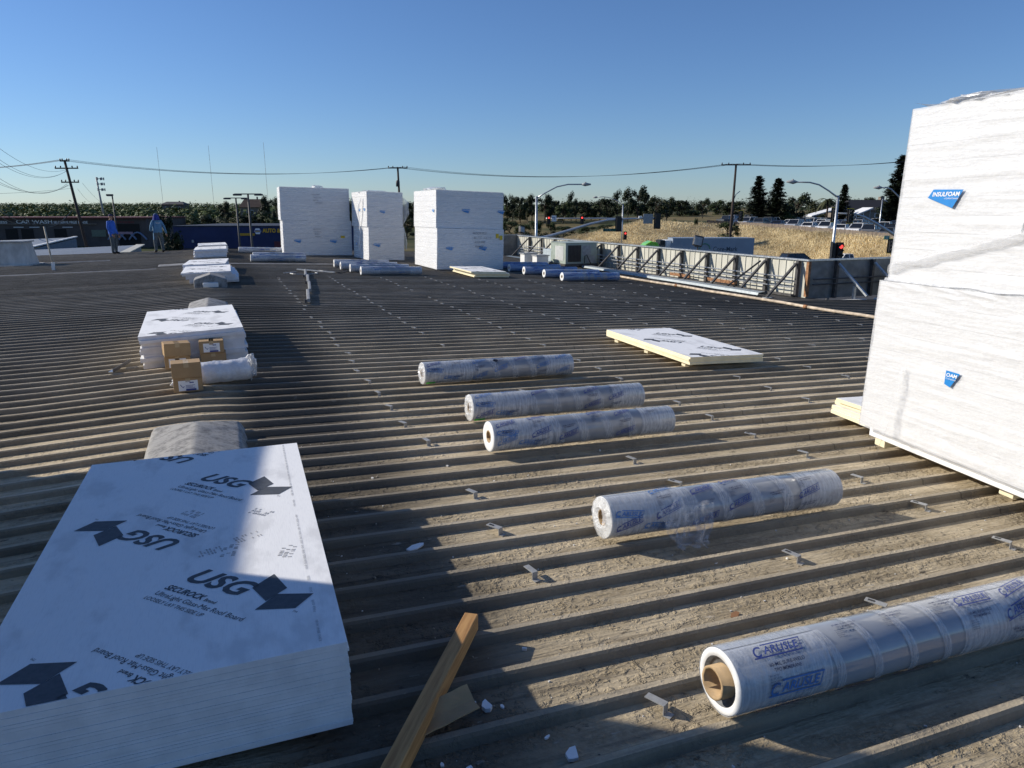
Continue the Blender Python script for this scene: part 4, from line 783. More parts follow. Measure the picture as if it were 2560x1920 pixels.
# ================================================================ two workers
def skin(verts, edges, radii, root=0, sub=2):
    me = bpy.data.meshes.new('sk'); me.from_pydata(verts, edges, []); ob = bpy.data.objects.new('sk', me); COL.objects.link(ob)
    ob.modifiers.new('s', 'SKIN')
    for i, r in enumerate(radii):
        sv = me.skin_vertices[0].data[i]; sv.radius = r if isinstance(r, tuple) else (r, r); sv.use_root = i == root
    ob.modifiers.new('u', 'SUBSURF').levels = sub
    dg = bpy.context.evaluated_depsgraph_get(); out = bpy.data.meshes.new_from_object(ob.evaluated_get(dg)); bpy.data.objects.remove(ob); return out
M_SKIN = mat('skin', (.38, .22, .15), .6, 0, .05); M_JEAN = mat('faded_jeans', (.085, .105, .115), .85, 0, .2, 12); M_BOOT = mat('dark_boots', (.02, .018, .017), .7)
def person(label, loc, rz, shirt, arm_l, arm_r, head_turn=0., hood=None, stance=.10, cap=None, lean=0., fat=1.):
    o = thing('person', label, 'person', loc, rz)                       # faces local -Y
    V = [(0, 0, .96), (0, .0, 1.14), (0, .02 + lean, 1.34), (0, .015 + lean, 1.47), (0, -.005 + lean, 1.545), (0, -.015 + lean, 1.60), (0, -.02 + lean, 1.69), (0, -.012 + lean, 1.775)]; R = [(.185 * fat, .14 * fat), (.19 * fat, .15 * fat), (.205, .145), (.13, .095), .056, .07, (.082, .098), (.062, .075)]
    E = [(i, i + 1) for i in range(7)]
    for s in (-1, 1):
        b = len(V); V += [(s * .105, 0, .86), (s * (stance + .01), -.015, .50), (s * stance * 1.15, .02, .10), (s * stance * 1.2, -.02, .045), (s * stance * 1.35, -.15, .035)]; R += [.118, .088, .066, .058, (.05, .036)]; E += [(0, b), (b, b + 1), (b + 1, b + 2), (b + 2, b + 3), (b + 3, b + 4)]
    for s, arm in ((-1, arm_l), (1, arm_r)):
        b = len(V); P = [(s * .19, .015 + lean, 1.43)] + list(arm); V += P; R += [.080, .066, .052, .042]; E += [(2, b)] + [(b + i, b + i + 1) for i in range(3)]
        w_ = Vector(P[3]); d = (w_ - Vector(P[2])).normalized(); sd_ = d.cross(Vector((0, 1, 0))).normalized() if abs(d.y) < .9 else Vector((1, 0, 0)); fwd = sd_.cross(d).normalized()
    me = skin(V, E, R, 0); bm_ = me; me.materials.append(shirt); me.materials.append(M_JEAN); me.materials.append(M_SKIN); me.materials.append(M_BOOT)
    for p in me.polygons:
        c = p.center; armz = abs(c.x) > .20 or any((c - Vector(a[2])).length < .09 for a in (arm_l, arm_r)); hand = any((c - Vector(a[2])).length < .062 for a in (arm_l, arm_r))
        p.material_index = 2 if (c.z > 1.525 or hand) else 3 if c.z < .10 else 0 if (c.z > .93 or (armz and c.z > .6 and abs(c.x) > .17)) else 1; p.use_smooth = True
    link('body', me, o)
    for s, arm in ((-1, arm_l), (1, arm_r)):                            # five fingers per hand
        w_ = Vector(arm[2]); d = (w_ - Vector(arm[1])).normalized(); sd_ = Vector((0, 1, 0)) - d * d.y; sd_ = sd_.normalized(); nr = d.cross(sd_); m = MB(); m.path([w_ - d * .01, w_ + d * .045, w_ + d * .085], [.034, .040, .034], 8)
        for k, L in enumerate((.062, .075, .08, .07)):
            q = w_ + d * .08 + sd_ * (-.03 + .02 * k); m.path([q, q + d * L * .55 + nr * .006 * s, q + d * L * .9 + nr * .022 * s], [.0095, .0088, .007], 6)
        q = w_ + d * .03 - sd_ * .035; m.path([q, q - sd_ * .028 + d * .03, q - sd_ * .034 + d * .058], [.012, .010, .008], 6); m.build('hand', M_SKIN, o, True)
    hd = Vector((0, -.02 + lean, 1.69)); H = thing if False else None
    m = MB(); fx = lambda x, y, z: hd + Matrix.Rotation(head_turn, 3, 'Z') @ Vector((x, y, z))
    for s in (-1, 1): m.box(fx(s * .03, -.096, .0), (.022, .01, .011), 1); m.path([fx(s * .083, .0, .02), fx(s * .09, .012, -.01), fx(s * .083, .005, -.04)], [.012, .016, .010], 6)
    m.path([fx(0, -.09, .01), fx(0, -.118, -.022), fx(0, -.098, -.034)], [.010, .015, .012], 6); m.box(fx(0, -.093, -.058), (.045, .01, .010), 2)
    m.build('face', [M_SKIN, M_BLACK, mat('lips', (.3, .12, .1), .6)], o, True)
    if cap:
        m = MB(); N = 16
        for j in range(5):
            b = j / 4 * pi / 2
            for k in range(N): a = 2 * pi * k / N; m.v.append(fx(.094 * cos(a) * cos(b), .108 * sin(a) * cos(b), .035 + .088 * sin(b)))
        for j in range(4):
            for k in range(N): m.f.append((j * N + k, j * N + (k + 1) % N, (j + 1) * N + (k + 1) % N, (j + 1) * N + k)); m.mi.append(0)
        m.grid(8, 3, lambda u, v: fx(.08 * (u * 2 - 1) * (1 - .25 * v), -.095 * math.sqrt(max(0, 1 - (u * 2 - 1) ** 2 * .6)) - .075 * v, .042 - .012 * v)); m.build('cap', cap, o, True)
    if hood:
        m = MB(); m.grid(16, 6, lambda u, v: fx(.105 * cos(u * 2 * pi) * (1 + .55 * v), .118 * sin(u * 2 * pi) * (1 + .45 * v) + .01, .05 - .25 * v)); m.build('neck_cloth', hood, o, True)
    return o
NAVYC = mat('navy_cloth', (.018, .022, .07), .85)
W1 = person('person in bright blue sweatshirt, dark cap and jeans, standing sideways on the roof', (-4.62, 38.2, roofz(-4.6)), radians(62), mat('bright_blue_cloth', (.035, .13, .52), .8, 0, .12, 9),
    [(-.24, .04, 1.18), (-.22, -.06, .95), (-.20, -.13, .86)], [(.24, .05, 1.17), (.24, -.05, .93), (.22, -.12, .84)], 0., None, .10, NAVYC, .02, 1.05)
W2 = person('person in pale blue hooded top and jeans, seen from behind on the roof', (-2.72, 38.0, roofz(-2.7)), radians(205), mat('pale_blue_cloth', (.085, .20, .33), .85, 0, .12, 9),
    [(-.29, .04, 1.18), (-.37, .0, .95), (-.41, -.06, .84)], [(.28, .02, 1.2), (.30, -.05, 1.0), (.20, -.20, 1.02)], radians(-10), mat('royal_cloth', (.02, .035, .22), .85), .14, mat('slate_cap', (.06, .10, .16), .85), .0, 1.05)
m = MB(); m.text('ROOF', .05, lambda u, v: (.10 - u, .158 - .0, 1.33 + v), 0, 0, 0, .2); m.build('back_lettering', M_WHITE, W2)

# ================================================================ trees
def leaf_mat(name, a, b):
    n = NT(name); f = n.ramp(n.noise(n.pos(), .7, 5, .6), .35, .65); n.set(Base_Color=n.mix(f, a, b), Roughness=.65, Specular_IOR_Level=.25)
    n.set(Subsurface_Weight=0.); return n.m
M_LEAF = [leaf_mat('leaf_dark', (.012, .020, .008), (.035, .048, .016)), leaf_mat('leaf_mid', (.020, .034, .010), (.055, .075, .022)), leaf_mat('leaf_olive', (.035, .042, .018), (.075, .078, .032)), leaf_mat('leaf_conifer', (.008, .015, .008), (.022, .032, .015)), leaf_mat('leaf_orchard', (.045, .070, .018), (.11, .14, .040))]
M_BARK = mat('bark', (.07, .052, .038), .9, 0, .3, 6, .4, 30)
def broad(seed, lobes=17, leaves=150, trunk=.13, tall=1.):
    """unit tree: height 1, width about .8"""
    R = random.Random(seed); t = MB(); c = MB(); t.path([(0, 0, -.02), (.01, 0, trunk * .5), (.0, .01, trunk), (.01, .0, .62)], [.030, .024, .020, .008], 7)
    for i in range(lobes):
        a = R.random() * 6.28; z = R.uniform(trunk + .02, .93); rr = .36 * math.sqrt(max(.12, 1 - ((z - .5) / .5) ** 2)) * R.uniform(.35, 1.0) / tall; p = Vector((rr * cos(a), rr * sin(a), z)); s = R.uniform(.09, .17)
        t.path([(0, 0, max(trunk * .75, z - .25)), tuple(p * .55 + Vector((0, 0, (z - .08) * .45))), tuple(p)], [.012, .008, .003], 5)
        for k in range(leaves):
            d = Vector((R.gauss(0, 1), R.gauss(0, 1), R.gauss(0, .8))).normalized(); q = p + d * s * R.random() ** .4; c.leaf(q, R.uniform(.013, .026), d + Vector((R.uniform(-.6, .6), R.uniform(-.6, .6), R.uniform(-.2, .9))))
    return t, c
def conif(seed):
    R = random.Random(seed); t = MB(); c = MB(); t.path([(0, 0, -.02), (0, 0, .5), (0, 0, .99)], [.022, .014, .002], 7); z = .06
    while z < .985:
        w_ = .20 * (1 - z) ** .7 + .014; nb = 9 if z < .7 else 6
        for k in range(nb):
            a = R.random() * 6.28; L = w_ * R.uniform(.55, 1.12); p = Vector((cos(a), sin(a), 0)); droop = -.10 if z < .6 else .1
            if L > .05: t.path([(0, 0, z), tuple(p * L + Vector((0, 0, z + droop * L)))], [.004, .001], 4)
            for j in range(int(14 + 110 * L)):
                u = R.random() ** .7; q = p * L * u + Vector((R.gauss(0, .012), R.gauss(0, .012), z + droop * L * u + R.gauss(0, .012))); c.leaf(q, R.uniform(.009, .019), (R.uniform(-.5, .5), R.uniform(-.5, .5), 1))
        z += .026 * (1.2 - .5 * z)
    return t, c
KIND = {}
for k, (fn, mi) in dict(dark0=(lambda: broad(1), 0), dark1=(lambda: broad(2, 22), 0), mid0=(lambda: broad(3, 20), 1), mid1=(lambda: broad(4, 16), 1), olive=(lambda: broad(5, 13), 2), euc=(lambda: broad(6, 14, 120, .25, 1.4), 0), bush=(lambda: broad(7, 16, 130, .10), 1), con0=(lambda: conif(8), 3), con1=(lambda: conif(9), 3)).items():
    t, c = fn(); KIND[k] = (t.mesh('trunk', M_BARK, True), c.mesh('crown', M_LEAF[mi]))
def tree(kind, label, px, ytop, ybase, depth, wpx=None, group=None, name='tree', base=None):
    """crown top / base rows and depth fix the real height; stands on the ground below"""
    zt = at_d(px, ytop, depth).z; p = gp(px, depth, 0); zb = gz(p) if base is None else base; zb = min(zb, zt - 2.)
    if ybase: zb = min(zb, at_d(px, ybase, depth).z)
    h = zt - zb; wd = h * .8 if wpx is None else wpx / F_PX * depth
    o = thing(name, label, 'tree', (p.x, p.y, zb), random.random() * 6.28, group)
    for me, nm in zip(KIND[kind], ('trunk', 'crown')):
        q = link(nm, me, o); q.scale = (wd / .8 if 'con' not in kind else wd / .27, wd / .8 if 'con' not in kind else wd / .27, h)
    return o
RT_ = random.Random(3)
# conifers and lot-side trees on the right
for i, (px, yt, yb, d, wpx, k, lab) in enumerate(((1893, 440, 556, 150, 50, 'con0', 'pointed dark conifer, left one of the pair behind the dry bank'), (1941, 446, 556, 148, 50, 'con1', 'pointed dark conifer, right one of the pair behind the dry bank'), (2107, 461, 545, 150, 34, 'con1', 'small conifer behind the right street lamp'), (2240, 388, 548, 150, 62, 'con0', 'tallest conifer, partly behind the tall wrapped stack'))):
    tree(k, lab, px, yt, yb, d, wpx, 'conifers', 'conifer', -3.4)
for px, yt, yb, d, wpx, k, lab in ((1992, 484, 552, 152, 78, 'dark0', 'broad dark tree right of the conifer pair'), (1975, 527, 553, 147, 46, 'mid0', 'low leafy bush-like tree in front of the broad dark tree'), (2045, 497, 545, 190, 60, 'olive', 'loose olive tree left of the palm'), (2065, 505, 545, 200, 60, 'dark1', 'dark tree just behind the palm'),
        (2145, 486, 540, 260, 44, 'mid1', 'rounded green tree beyond the parked cars'), (2168, 492, 540, 265, 44, 'dark1', 'dark tree right of the rounded green tree'), (2185, 508, 545, 200, 46, 'dark0', 'low dark tree left of the tallest conifer'), (2128, 497, 540, 270, 30, 'dark0', 'small dark tree behind the lot roofs'), (2225, 497, 550, 170, 60, 'dark1', 'dark tree at the foot of the tallest conifer')):
    tree(k, lab, px, yt, yb, d, wpx, 'trees by the parking lot', base=-3.6)
tree('bush', 'round green shrub at the foot of the right utility pole', 1822, 556, 592, 112, 68, None, 'shrub', -5.2)
# wooded slope, centre right
sl = [(1268, 488, 560, 230, 50, 'dark0', 'leftmost'), (1282, 485, 560, 235, 34, 'euc', 'narrow leftmost'), (1300, 490, 556, 225, 40, 'dark1', 'dense dark'), (1318, 496, 556, 240, 36, 'mid0', 'short rounded'), (1330, 484, 553, 236, 40, 'euc', 'spindly'), (1362, 487, 556, 230, 52, 'dark0', 'wide dark'), (1388, 500, 552, 245, 46, 'dark1', 'squat dark'), (1408, 502, 551, 225, 44, 'mid0', 'squat green'), (1428, 477, 550, 240, 26, 'euc', 'tall narrow'), (1441, 497, 550, 232, 30, 'dark0', 'slim'), (1462, 503, 551, 245, 44, 'dark1', 'low spreading'), (1478, 503, 548, 250, 40, 'mid1', 'low green'), (1500, 497, 549, 245, 44, 'dark0', 'round'), (1520, 495, 549, 240, 44, 'dark1', 'plump'), (1543, 473, 552, 236, 34, 'euc', 'tall gappy'), (1570, 467, 553, 230, 40, 'euc', 'very tall'), (1595, 466, 553, 228, 48, 'dark0', 'tallest broad'), (1612, 484, 553, 235, 46, 'dark1', 'heavy-crowned'), (1640, 485, 556, 220, 58, 'olive', 'big brownish'), (1668, 494, 556, 226, 40, 'dark0', 'upright dark'), (1700, 500, 545, 300, 60, 'dark1', 'far rounded'), (1730, 506, 545, 310, 50, 'mid1', 'far pale'), (1757, 496, 545, 270, 36, 'dark0', 'far pointed'), (1790, 499, 545, 320, 40, 'mid0', 'lone far'), (1830, 503, 545, 300, 60, 'dark1', 'far low dark')]
for px, yt, yb, d, wpx, k, ad in sl: tree(k, '%s tree on the wooded slope above the crossing' % ad, px, yt, yb, d, wpx * 1.15, 'trees on the wooded slope')
# undergrowth in front of the slope and trees left of the far stacks
for px, yt, yb, d, wpx, k, lab in ((1275, 553, 588, 150, 60, 'bush', 'dark shrub just right of the right far foam stack'), (1310, 560, 592, 140, 60, 'bush', 'shrub behind the far floodlight'), (1340, 552, 590, 150, 60, 'bush', 'shrub behind the signal pole'), (1378, 556, 582, 150, 40, 'bush', 'rounded shrub below the left red signal'), (1410, 566, 586, 160, 70, 'bush', 'low shrub under the mast arm'), (1470, 567, 586, 165, 70, 'bush', 'low shrub before the dry slope'), (1520, 562, 578, 180, 60, 'bush', 'low shrub left of the dry mound'), (1252, 545, 590, 170, 50, 'dark0', 'dark tree hidden by the right far foam stack edge'),
        (1688, 548, 563, 128, 12, 'bush', 'tiny sapling on the dry mound'), (1742, 546, 566, 126, 14, 'bush', 'second tiny sapling on the dry mound')):
    tree(k, lab, px, yt, yb, d, wpx, 'shrubs by the crossing', 'shrub')
lf = [(410, 530, 640, 60, 66, 'dark1', 'dark leafy tree right behind the hooded worker'), (455, 545, 580, 150, 60, 'olive', 'low olive tree above the blue shop'), (492, 542, 580, 150, 70, 'mid0', 'leafy tree above the left end of the blue shop'), (530, 538, 580, 155, 70, 'dark0', 'dark tree above the blue shop'), (560, 504, 560, 200, 40, 'dark0', 'round dark tree on the skyline left of the lamp masts'), (572, 536, 580, 150, 70, 'olive', 'greyish tree behind the lamp masts'), (612, 536, 580, 150, 62, 'dark1', 'dark tree right of the lamp masts'), (650, 530, 582, 150, 70, 'dark0', 'dense tree above the shop lettering'), (668, 490, 560, 210, 40, 'dark0', 'tall tree right of the hilltop house'), (690, 492, 560, 205, 40, 'euc', 'gappy tree left of the left far foam stack'), (705, 497, 560, 200, 30, 'dark1', 'tree touching the left far foam stack'), (690, 540, 585, 148, 60, 'mid0', 'bright green tree next to the left far foam stack'), (640, 512, 550, 215, 50, 'dark1', 'dark tree below the hilltop house'), (590, 520, 560, 220, 60, 'olive', 'olive tree below the skyline behind the lamps'), (880, 500, 600, 200, 50, 'dark0', 'dark tree seen between left and middle far stacks'), (1030, 502, 560, 200, 60, 'dark1', 'dark tree seen between middle and right far stacks'), (1015, 540, 600, 160, 60, 'olive', 'brownish tree low between middle and right far stacks')]
for px, yt, yb, d, wpx, k, lab in lf: tree(k, lab, px, yt, yb, d, wpx * 1.1, 'trees on the left')
# orchard rows on the far left hillside: one mass
m = MB(); R = random.Random(17)
for i in range(3200):
    b = radians(R.uniform(-17, 32)); d = 215 + 800 * R.random() ** 1.25; d = round(d / 9) * 9 + R.uniform(-1, 1)
    if b > radians(5) and d < 330: continue
    p = Vector((d * sin(b), d * cos(b), 0)); z = gz(p); s = R.uniform(1.5, 2.4)
    for k in range(44 if d < 450 else 22):
        q = Vector((R.gauss(0, .5), R.gauss(0, .5), R.gauss(.1, .45))); m.leaf(p + Vector((0, 0, z + s * .85)) + q * s * .9, s * R.uniform(.13, .26), q + Vector((0, 0, .5)))
tag(m.build('orchard', M_LEAF[4]), 'green orchard rows covering the far hillside', 'orchard', None, 'stuff')
m = MB()
for i in range(420):                                            # far hedgerow line on the right horizon
    b = radians(R.uniform(26, 58)); d = R.uniform(330, 800); p = Vector((d * sin(b), d * cos(b), 0)); z = gz(p); s = R.uniform(2., 3.6)
    for k in range(70): q = Vector((R.gauss(0, .6), R.gauss(0, .6), R.gauss(.1, .45))); m.leaf(p + Vector((0, 0, z + s * .7)) + q * s, s * R.uniform(.08, .17), q + Vector((0, 0, .5)))
tag(m.build('far_woodland', M_LEAF[0]), 'far dark woodland line along the right horizon', 'woodland', None, 'stuff')

# ================================================================ dry grass bank, fence, lot
bank = [(1280, 140, -6.4, 128), (1400, 136, -5.4, 126), (1480, 132, -4.2, 118), (1540, 130, -3.0, 112), (1600, 128, -2.1, 108), (1680, 128, -2.1, 106), (1760, 130, -2.4, 104), (1850, 132, -2.75, 102), (1950, 118, -3.0, 101), (2050, 104, -3.2, 93), (2150, 94, -3.4, 87), (2250, 87, -3.55, 80), (2400, 80, -3.7, 73), (2700, 72, -3.8, 62)]
def bank_pt(t, v):
    k = t * (len(bank) - 1); i = min(int(k), len(bank) - 2); f = k - i; px, d1, zt, d0 = [a + (b - a) * f for a, b in zip(bank[i], bank[i + 1])]
    d = d0 + (d1 - d0) * v; z = GZ + (zt - GZ) * sm(0, 1, v) ** .8; p = gp(px, d, z); p.z += .28 * nz(p.x * .25, p.y * .25, 2) * min(1, v * 4) * (1 - v * .6); return p
m = MB(); m.grid(90, 22, lambda u, v: bank_pt(u, v)); n = NT('dry_grass_soil'); a = n.noise(n.pos(), .35, 6); n.set(Base_Color=n.mix(n.ramp(a, .35, .65), (.32, .235, .12), (.54, .43, .24)), Roughness=.95, Specular_IOR_Level=.1); M_DRY = n.m
tag(m.build('embankment', M_DRY, None, True), kind='structure')
m = MB(); R = random.Random(23)
for i in range(60000):
    t, v = R.random(), R.random(); p = bank_pt(t, v); h = R.uniform(.16, .5) * (.6 + .8 * max(0, nz(p.x * .15, p.y * .15, 8) + .4)); a = R.random() * 6.28; wd = .03; dx, dy = cos(a) * wd, sin(a) * wd; tx, ty = R.gauss(0, .2), R.gauss(0, .2)
    m.add([(p.x - dx, p.y - dy, p.z - .05), (p.x + dx, p.y + dy, p.z - .05), (p.x + tx, p.y + ty, p.z + h)], [(0, 1, 2)], 0 if R.random() < .6 else 1 if R.random() < .85 else 2)
tag(m.build('dry_grass', [mat('straw', (.58, .47, .26), .8, 0, .3, .13), mat('pale_straw', (.74, .63, .41), .8, 0, .25, .13), mat('brown_straw', (.33, .20, .09), .85, 0, .2, .4)]), 'golden dry grass covering the roadside bank', 'grass', None, 'stuff')
m = MB()
LOT = [(1850, 131.5, -3.05), (1950, 119, -3.2), (2050, 105.5, -3.45), (2150, 95.5, -3.65), (2250, 88, -3.8), (2800, 74, -3.9), (2800, 230, -3.6), (1800, 260, -3.0)]
m.add([gp(px, d, z) for px, d, z in LOT], [tuple(range(8))]); tag(m.build('car_lot', M_ASPH), kind='structure')
fe = thing('wooden_fence', 'weathered grey board fence along the top of the dry bank', 'fence', (0, 0, 0)); M_FENCE = mat('weathered_fence_wood', (.17, .135, .105), .9, 0, .3, 3, .2, 20, (1, 1, .3))
FP = [gp(px, d - .6, z) for px, d, z in ((1770, 131.6, -2.5), (1850, 131.6, -2.85), (1950, 119.6, -3.0), (2050, 105.6, -3.2), (2150, 95.6, -3.35), (2270, 87.6, -3.6))]
L = [0]
for a, b in zip(FP, FP[1:]): L.append(L[-1] + (b - a).length)
def fpt(s):
    for i in range(len(FP) - 1):
        if s <= L[i + 1]: return FP[i].lerp(FP[i + 1], (s - L[i]) / (L[i + 1] - L[i])), FP[i + 1] - FP[i]
    return FP[-1], FP[-1] - FP[-2]
bmsh = MB(); bmsh.box((0, 0, .15), (.17, .025, 1.1)); bmsh = bmsh.mesh('board', M_FENCE); s = 0; NBF = 0
while s < L[-1] and NBF < 299:
    p, d = fpt(s); o = link('board', bmsh, fe, p + Vector((0, 0, R.uniform(-.05, .05))), (0, 0, atan2(d.y, d.x))); s += L[-1] / 298; NBF += 1
m = MB()
for a, b in zip(FP, FP[1:]):
    dn = Vector((-(b - a).y, (b - a).x, 0)).normalized() * .045
    for z in (-.1, .5): m.beam(a + dn + Vector((0, 0, z)), b + dn + Vector((0, 0, z)), .04, .09)
m.build('rail', M_FENCE, fe)
# ================================================================ cars
M_GLASS = mat('car_glass', (.012, .014, .017), .12, 0, .1, 2, 0, 1, (1, 1, 1), .0, .6); M_TYRE = mat('tyre', (.018, .018, .019), .85)
PAINT = {k: mat(k + '_car_paint', c, .3, 0., .04, 1, 0, 1, (1, 1, 1), .6) for k, c in dict(white=(.75, .75, .74), silver=(.42, .43, .45), black=(.015, .015, .017), grey=(.12, .125, .135), blue=(.03, .05, .11), red=(.22, .02, .02), lime=(.22, .62, .03)).items()}
CB = {'sedan': ([(-2.3, .35), (-2.3, .75), (-2.15, .92), (-1.45, .98), (1.0, .95), (2.1, .82), (2.3, .65), (2.3, .35)], [(-1.5, .96), (-1.0, 1.40), (.25, 1.43), (1.05, .94)]),
      'suv': ([(-2.3, .4), (-2.35, .9), (-2.25, 1.08), (1.05, 1.08), (2.15, .98), (2.35, .75), (2.35, .4)], [(-2.2, 1.07), (-1.95, 1.68), (.2, 1.74), (1.1, 1.07)]),
      'pickup': ([(-2.7, .45), (-2.7, 1.08), (-.6, 1.10), (1.15, 1.10), (2.55, 1.02), (2.7, .8), (2.7, .45)], [(-.65, 1.09), (-.45, 1.78), (.55, 1.80), (1.2, 1.09)])}
CARM = {}
def car_parts(kind, paint):
    k = (kind, paint)
    if k in CARM: return CARM[k]
    lo_, hi = CB[kind]; W = .92; out = []
    m = MB(); m.prism(lo_, lambda u, v, t: (u, t * (1 - .06 * max(0, v - .7)), v), -W, W); out.append(('body', m.mesh('body', PAINT[paint]), 1))
    m = MB(); n_ = len(hi); vs = [(u, -(W - .06) * (1 if i in (0, n_ - 1) else .82), v) for i, (u, v) in enumerate(hi)]; vs += [(u, -y, z) for u, y, z in vs]
    m.add(vs, [tuple(reversed(range(n_))), tuple(range(n_, 2 * n_))] + [(i, (i + 1) % n_, n_ + (i + 1) % n_, n_ + i) for i in range(n_)]); out.append(('windows', m.mesh('windows', M_GLASS), 1))
    m = MB(); (u1, z1), (u2, z2) = hi[1], hi[2]; m.box(((u1 + u2) / 2, 0, (z1 + z2) / 2 + .02), (u2 - u1 + .1, 1.42, .06))
    for s in (-1, 1):
        for a, b in ((hi[0], hi[1]), (hi[2], hi[3])): m.beam((a[0], s * .865 if a[1] < 1.2 else s * .71, a[1]), (b[0], s * .865 if b[1] < 1.2 else s * .71, b[1]), .07, .07)
        xm = (hi[1][0] + hi[2][0]) / 2; m.beam((xm, s * .87, hi[0][1]), (xm, s * .715, hi[1][1] + .02), .07, .07)
    out.append(('roof', m.mesh('roof', PAINT[paint]), 1))
    m = MB(); m.tube((0, -.11, 0), (0, .11, 0), .34, n=14); wm = m.mesh('wheel', M_TYRE); m = MB(); m.tube((0, -.115, 0), (0, .115, 0), .19, n=10); rm = m.mesh('rim', M_GALV); L_ = 1.42 if kind != 'pickup' else 1.75
    out.append(('wheel', wm, [(sx * L_, sy * .85, .34) for sx in (-1, 1) for sy in (-1, 1)], rm))
    m = MB(); e = lo_[-1][0]; m.box((e - .02, -.65, .68), (.06, .3, .14)); m.box((e - .02, .65, .68), (.06, .3, .14)); out.append(('headlights', m.mesh('headlights', M_WHITE), 1)); CARM[k] = out; return out
def car(kind, paint, label, p, rz, group=None, sub=True):
    o = thing('parked_car' if group else 'car', label, 'pickup' if kind == 'pickup' else 'car', p, rz, group)
    for e in car_parts(kind, paint):
        if e[0] == 'wheel':
            for q in e[2]:
                w_ = link('wheel', e[1], o, q)
                if sub: link('rim', e[3], w_)
        elif e[0] == 'headlights' and not sub: continue
        else: link(e[0], e[1], o)
    return o
R = random.Random(41)
for row in range(8):
    cnt = 0
    for i in range(13):
        u = (i + .5) / 13; px = 1770 + 520 * u + row * 14; base_d = (131.5 if px < 1850 else 131.5 - .125 * (px - 1850) if px < 2050 else 106.5 - .09 * (px - 2050)) + 6 + row * 9.5; cnt += 1
        if px < 1835 + row * 3 and row < 2: continue
        if R.random() < .08: continue
        z = -3.04 - .0018 * max(0, px - 1850) + .0012 * row ; kind = R.choice(('sedan', 'suv', 'suv', 'pickup')); paint = R.choice(('white', 'white', 'silver', 'black', 'black', 'grey', 'grey', 'blue')); p = gp(px, base_d, z)
        car(kind, paint, '%s %s, %s from left in the %s car row behind the board fence' % (paint, {'sedan': 'sedan', 'suv': 'sport utility car', 'pickup': 'pickup truck'}[kind], ORD(cnt), ORD(row + 1)), p, radians(R.choice((25, 205)) + R.uniform(-4, 4)), '%s %s cars in the crowded lot' % (paint, kind), False)
car('suv', 'black', 'black car passing on the road behind the parapet corner', gp(2008, 90, GZ), radians(-10)); car('pickup', 'white', 'white pickup on the road behind the shaded parapet return', gp(2126, 84, GZ + .2), radians(170))
car('suv', 'white', 'white car parked beyond the pale low roof at left', gp(298, 74, GZ + .9), radians(100)); car('suv', 'silver', 'silver vehicle by the foot of the left utility pole', gp(206, 78, GZ + 1.0), radians(20))
# lorry
o = thing('delivery_truck', 'grey box trailer lorry with a lime green cab behind the parapet', 'truck', gp(1781, 78, GZ), -YAW + radians(.5)); M_TRAIL = mat('blue_grey_trailer', (.27, .32, .38), .45, .1, .06, 1)
m = MB(); m.box((0, 0, 2.6), (8.7, 2.5, 2.9)); bevel(m.build('trailer_box', M_TRAIL, o), .04); m = MB(); m.box((0, 0, 4.06), (8.74, 2.54, .05)); m.build('roof_rail', M_GALV, o)
for x in (-3.0, 2.2, 3.4):
    for y in (-1.05, 1.05): m = MB(); m.tube((x, y - .15, .5), (x, y + .15, .5), .5, n=14); w_ = m.build('wheel', M_TYRE, o); m = MB(); m.tube((x, y - .16, .5), (x, y + .16, .5), .25, n=10); m.build('rim', M_GALV, w_)
m = MB(); m.box((-3.6, -1.262, 3.0), (1.9, .01, 1.2)); m.build('side_panel', M_TRAIL, o); m = MB(); m.text('Core-Mark', .48, lambda u, v: (.0 + u, -1.266, 2.72 + v), 0, .01, 0, 2.6); m.build('lettering', mat('slate_print', (.05, .075, .10), .6), o)
m = MB(); m.path([(-.9 + .55 * cos(a), -1.27, 2.95 + .55 * sin(a)) for a in [i * .4 for i in range(14)]], .06, 5); m.build('ring_emblem', mat('green_print', (.10, .25, .16), .6), o)
m = MB(); m.box((-4.75, 0, 2.9), (.7, 2.0, 1.9)); bevel(m.build('cooling_unit', M_WHITE, o), .1); m = MB(); m.box((-5.4, 0, 2.4), (.5, 2.3, 2.9)); m.build('cab_back', M_BLACK, o)
m = MB(); m.prism([(-7.9, .5), (-7.9, 2.3), (-7.5, 3.1), (-7.1, 3.5), (-6.6, 3.75), (-5.9, 3.6), (-5.7, 3.3), (-5.7, .5)], lambda u, v, t: (u - .0, t, v), -1.15, 1.15); bevel(m.build('cab', PAINT['lime'], o), .12, 3); m = MB(); m.quad((-7.93, -1.0, 2.32), (-7.93, 1.0, 2.32), (-7.53, 1.0, 3.08), (-7.53, -1.0, 3.08)); m.build('windscreen', M_GLASS, o)
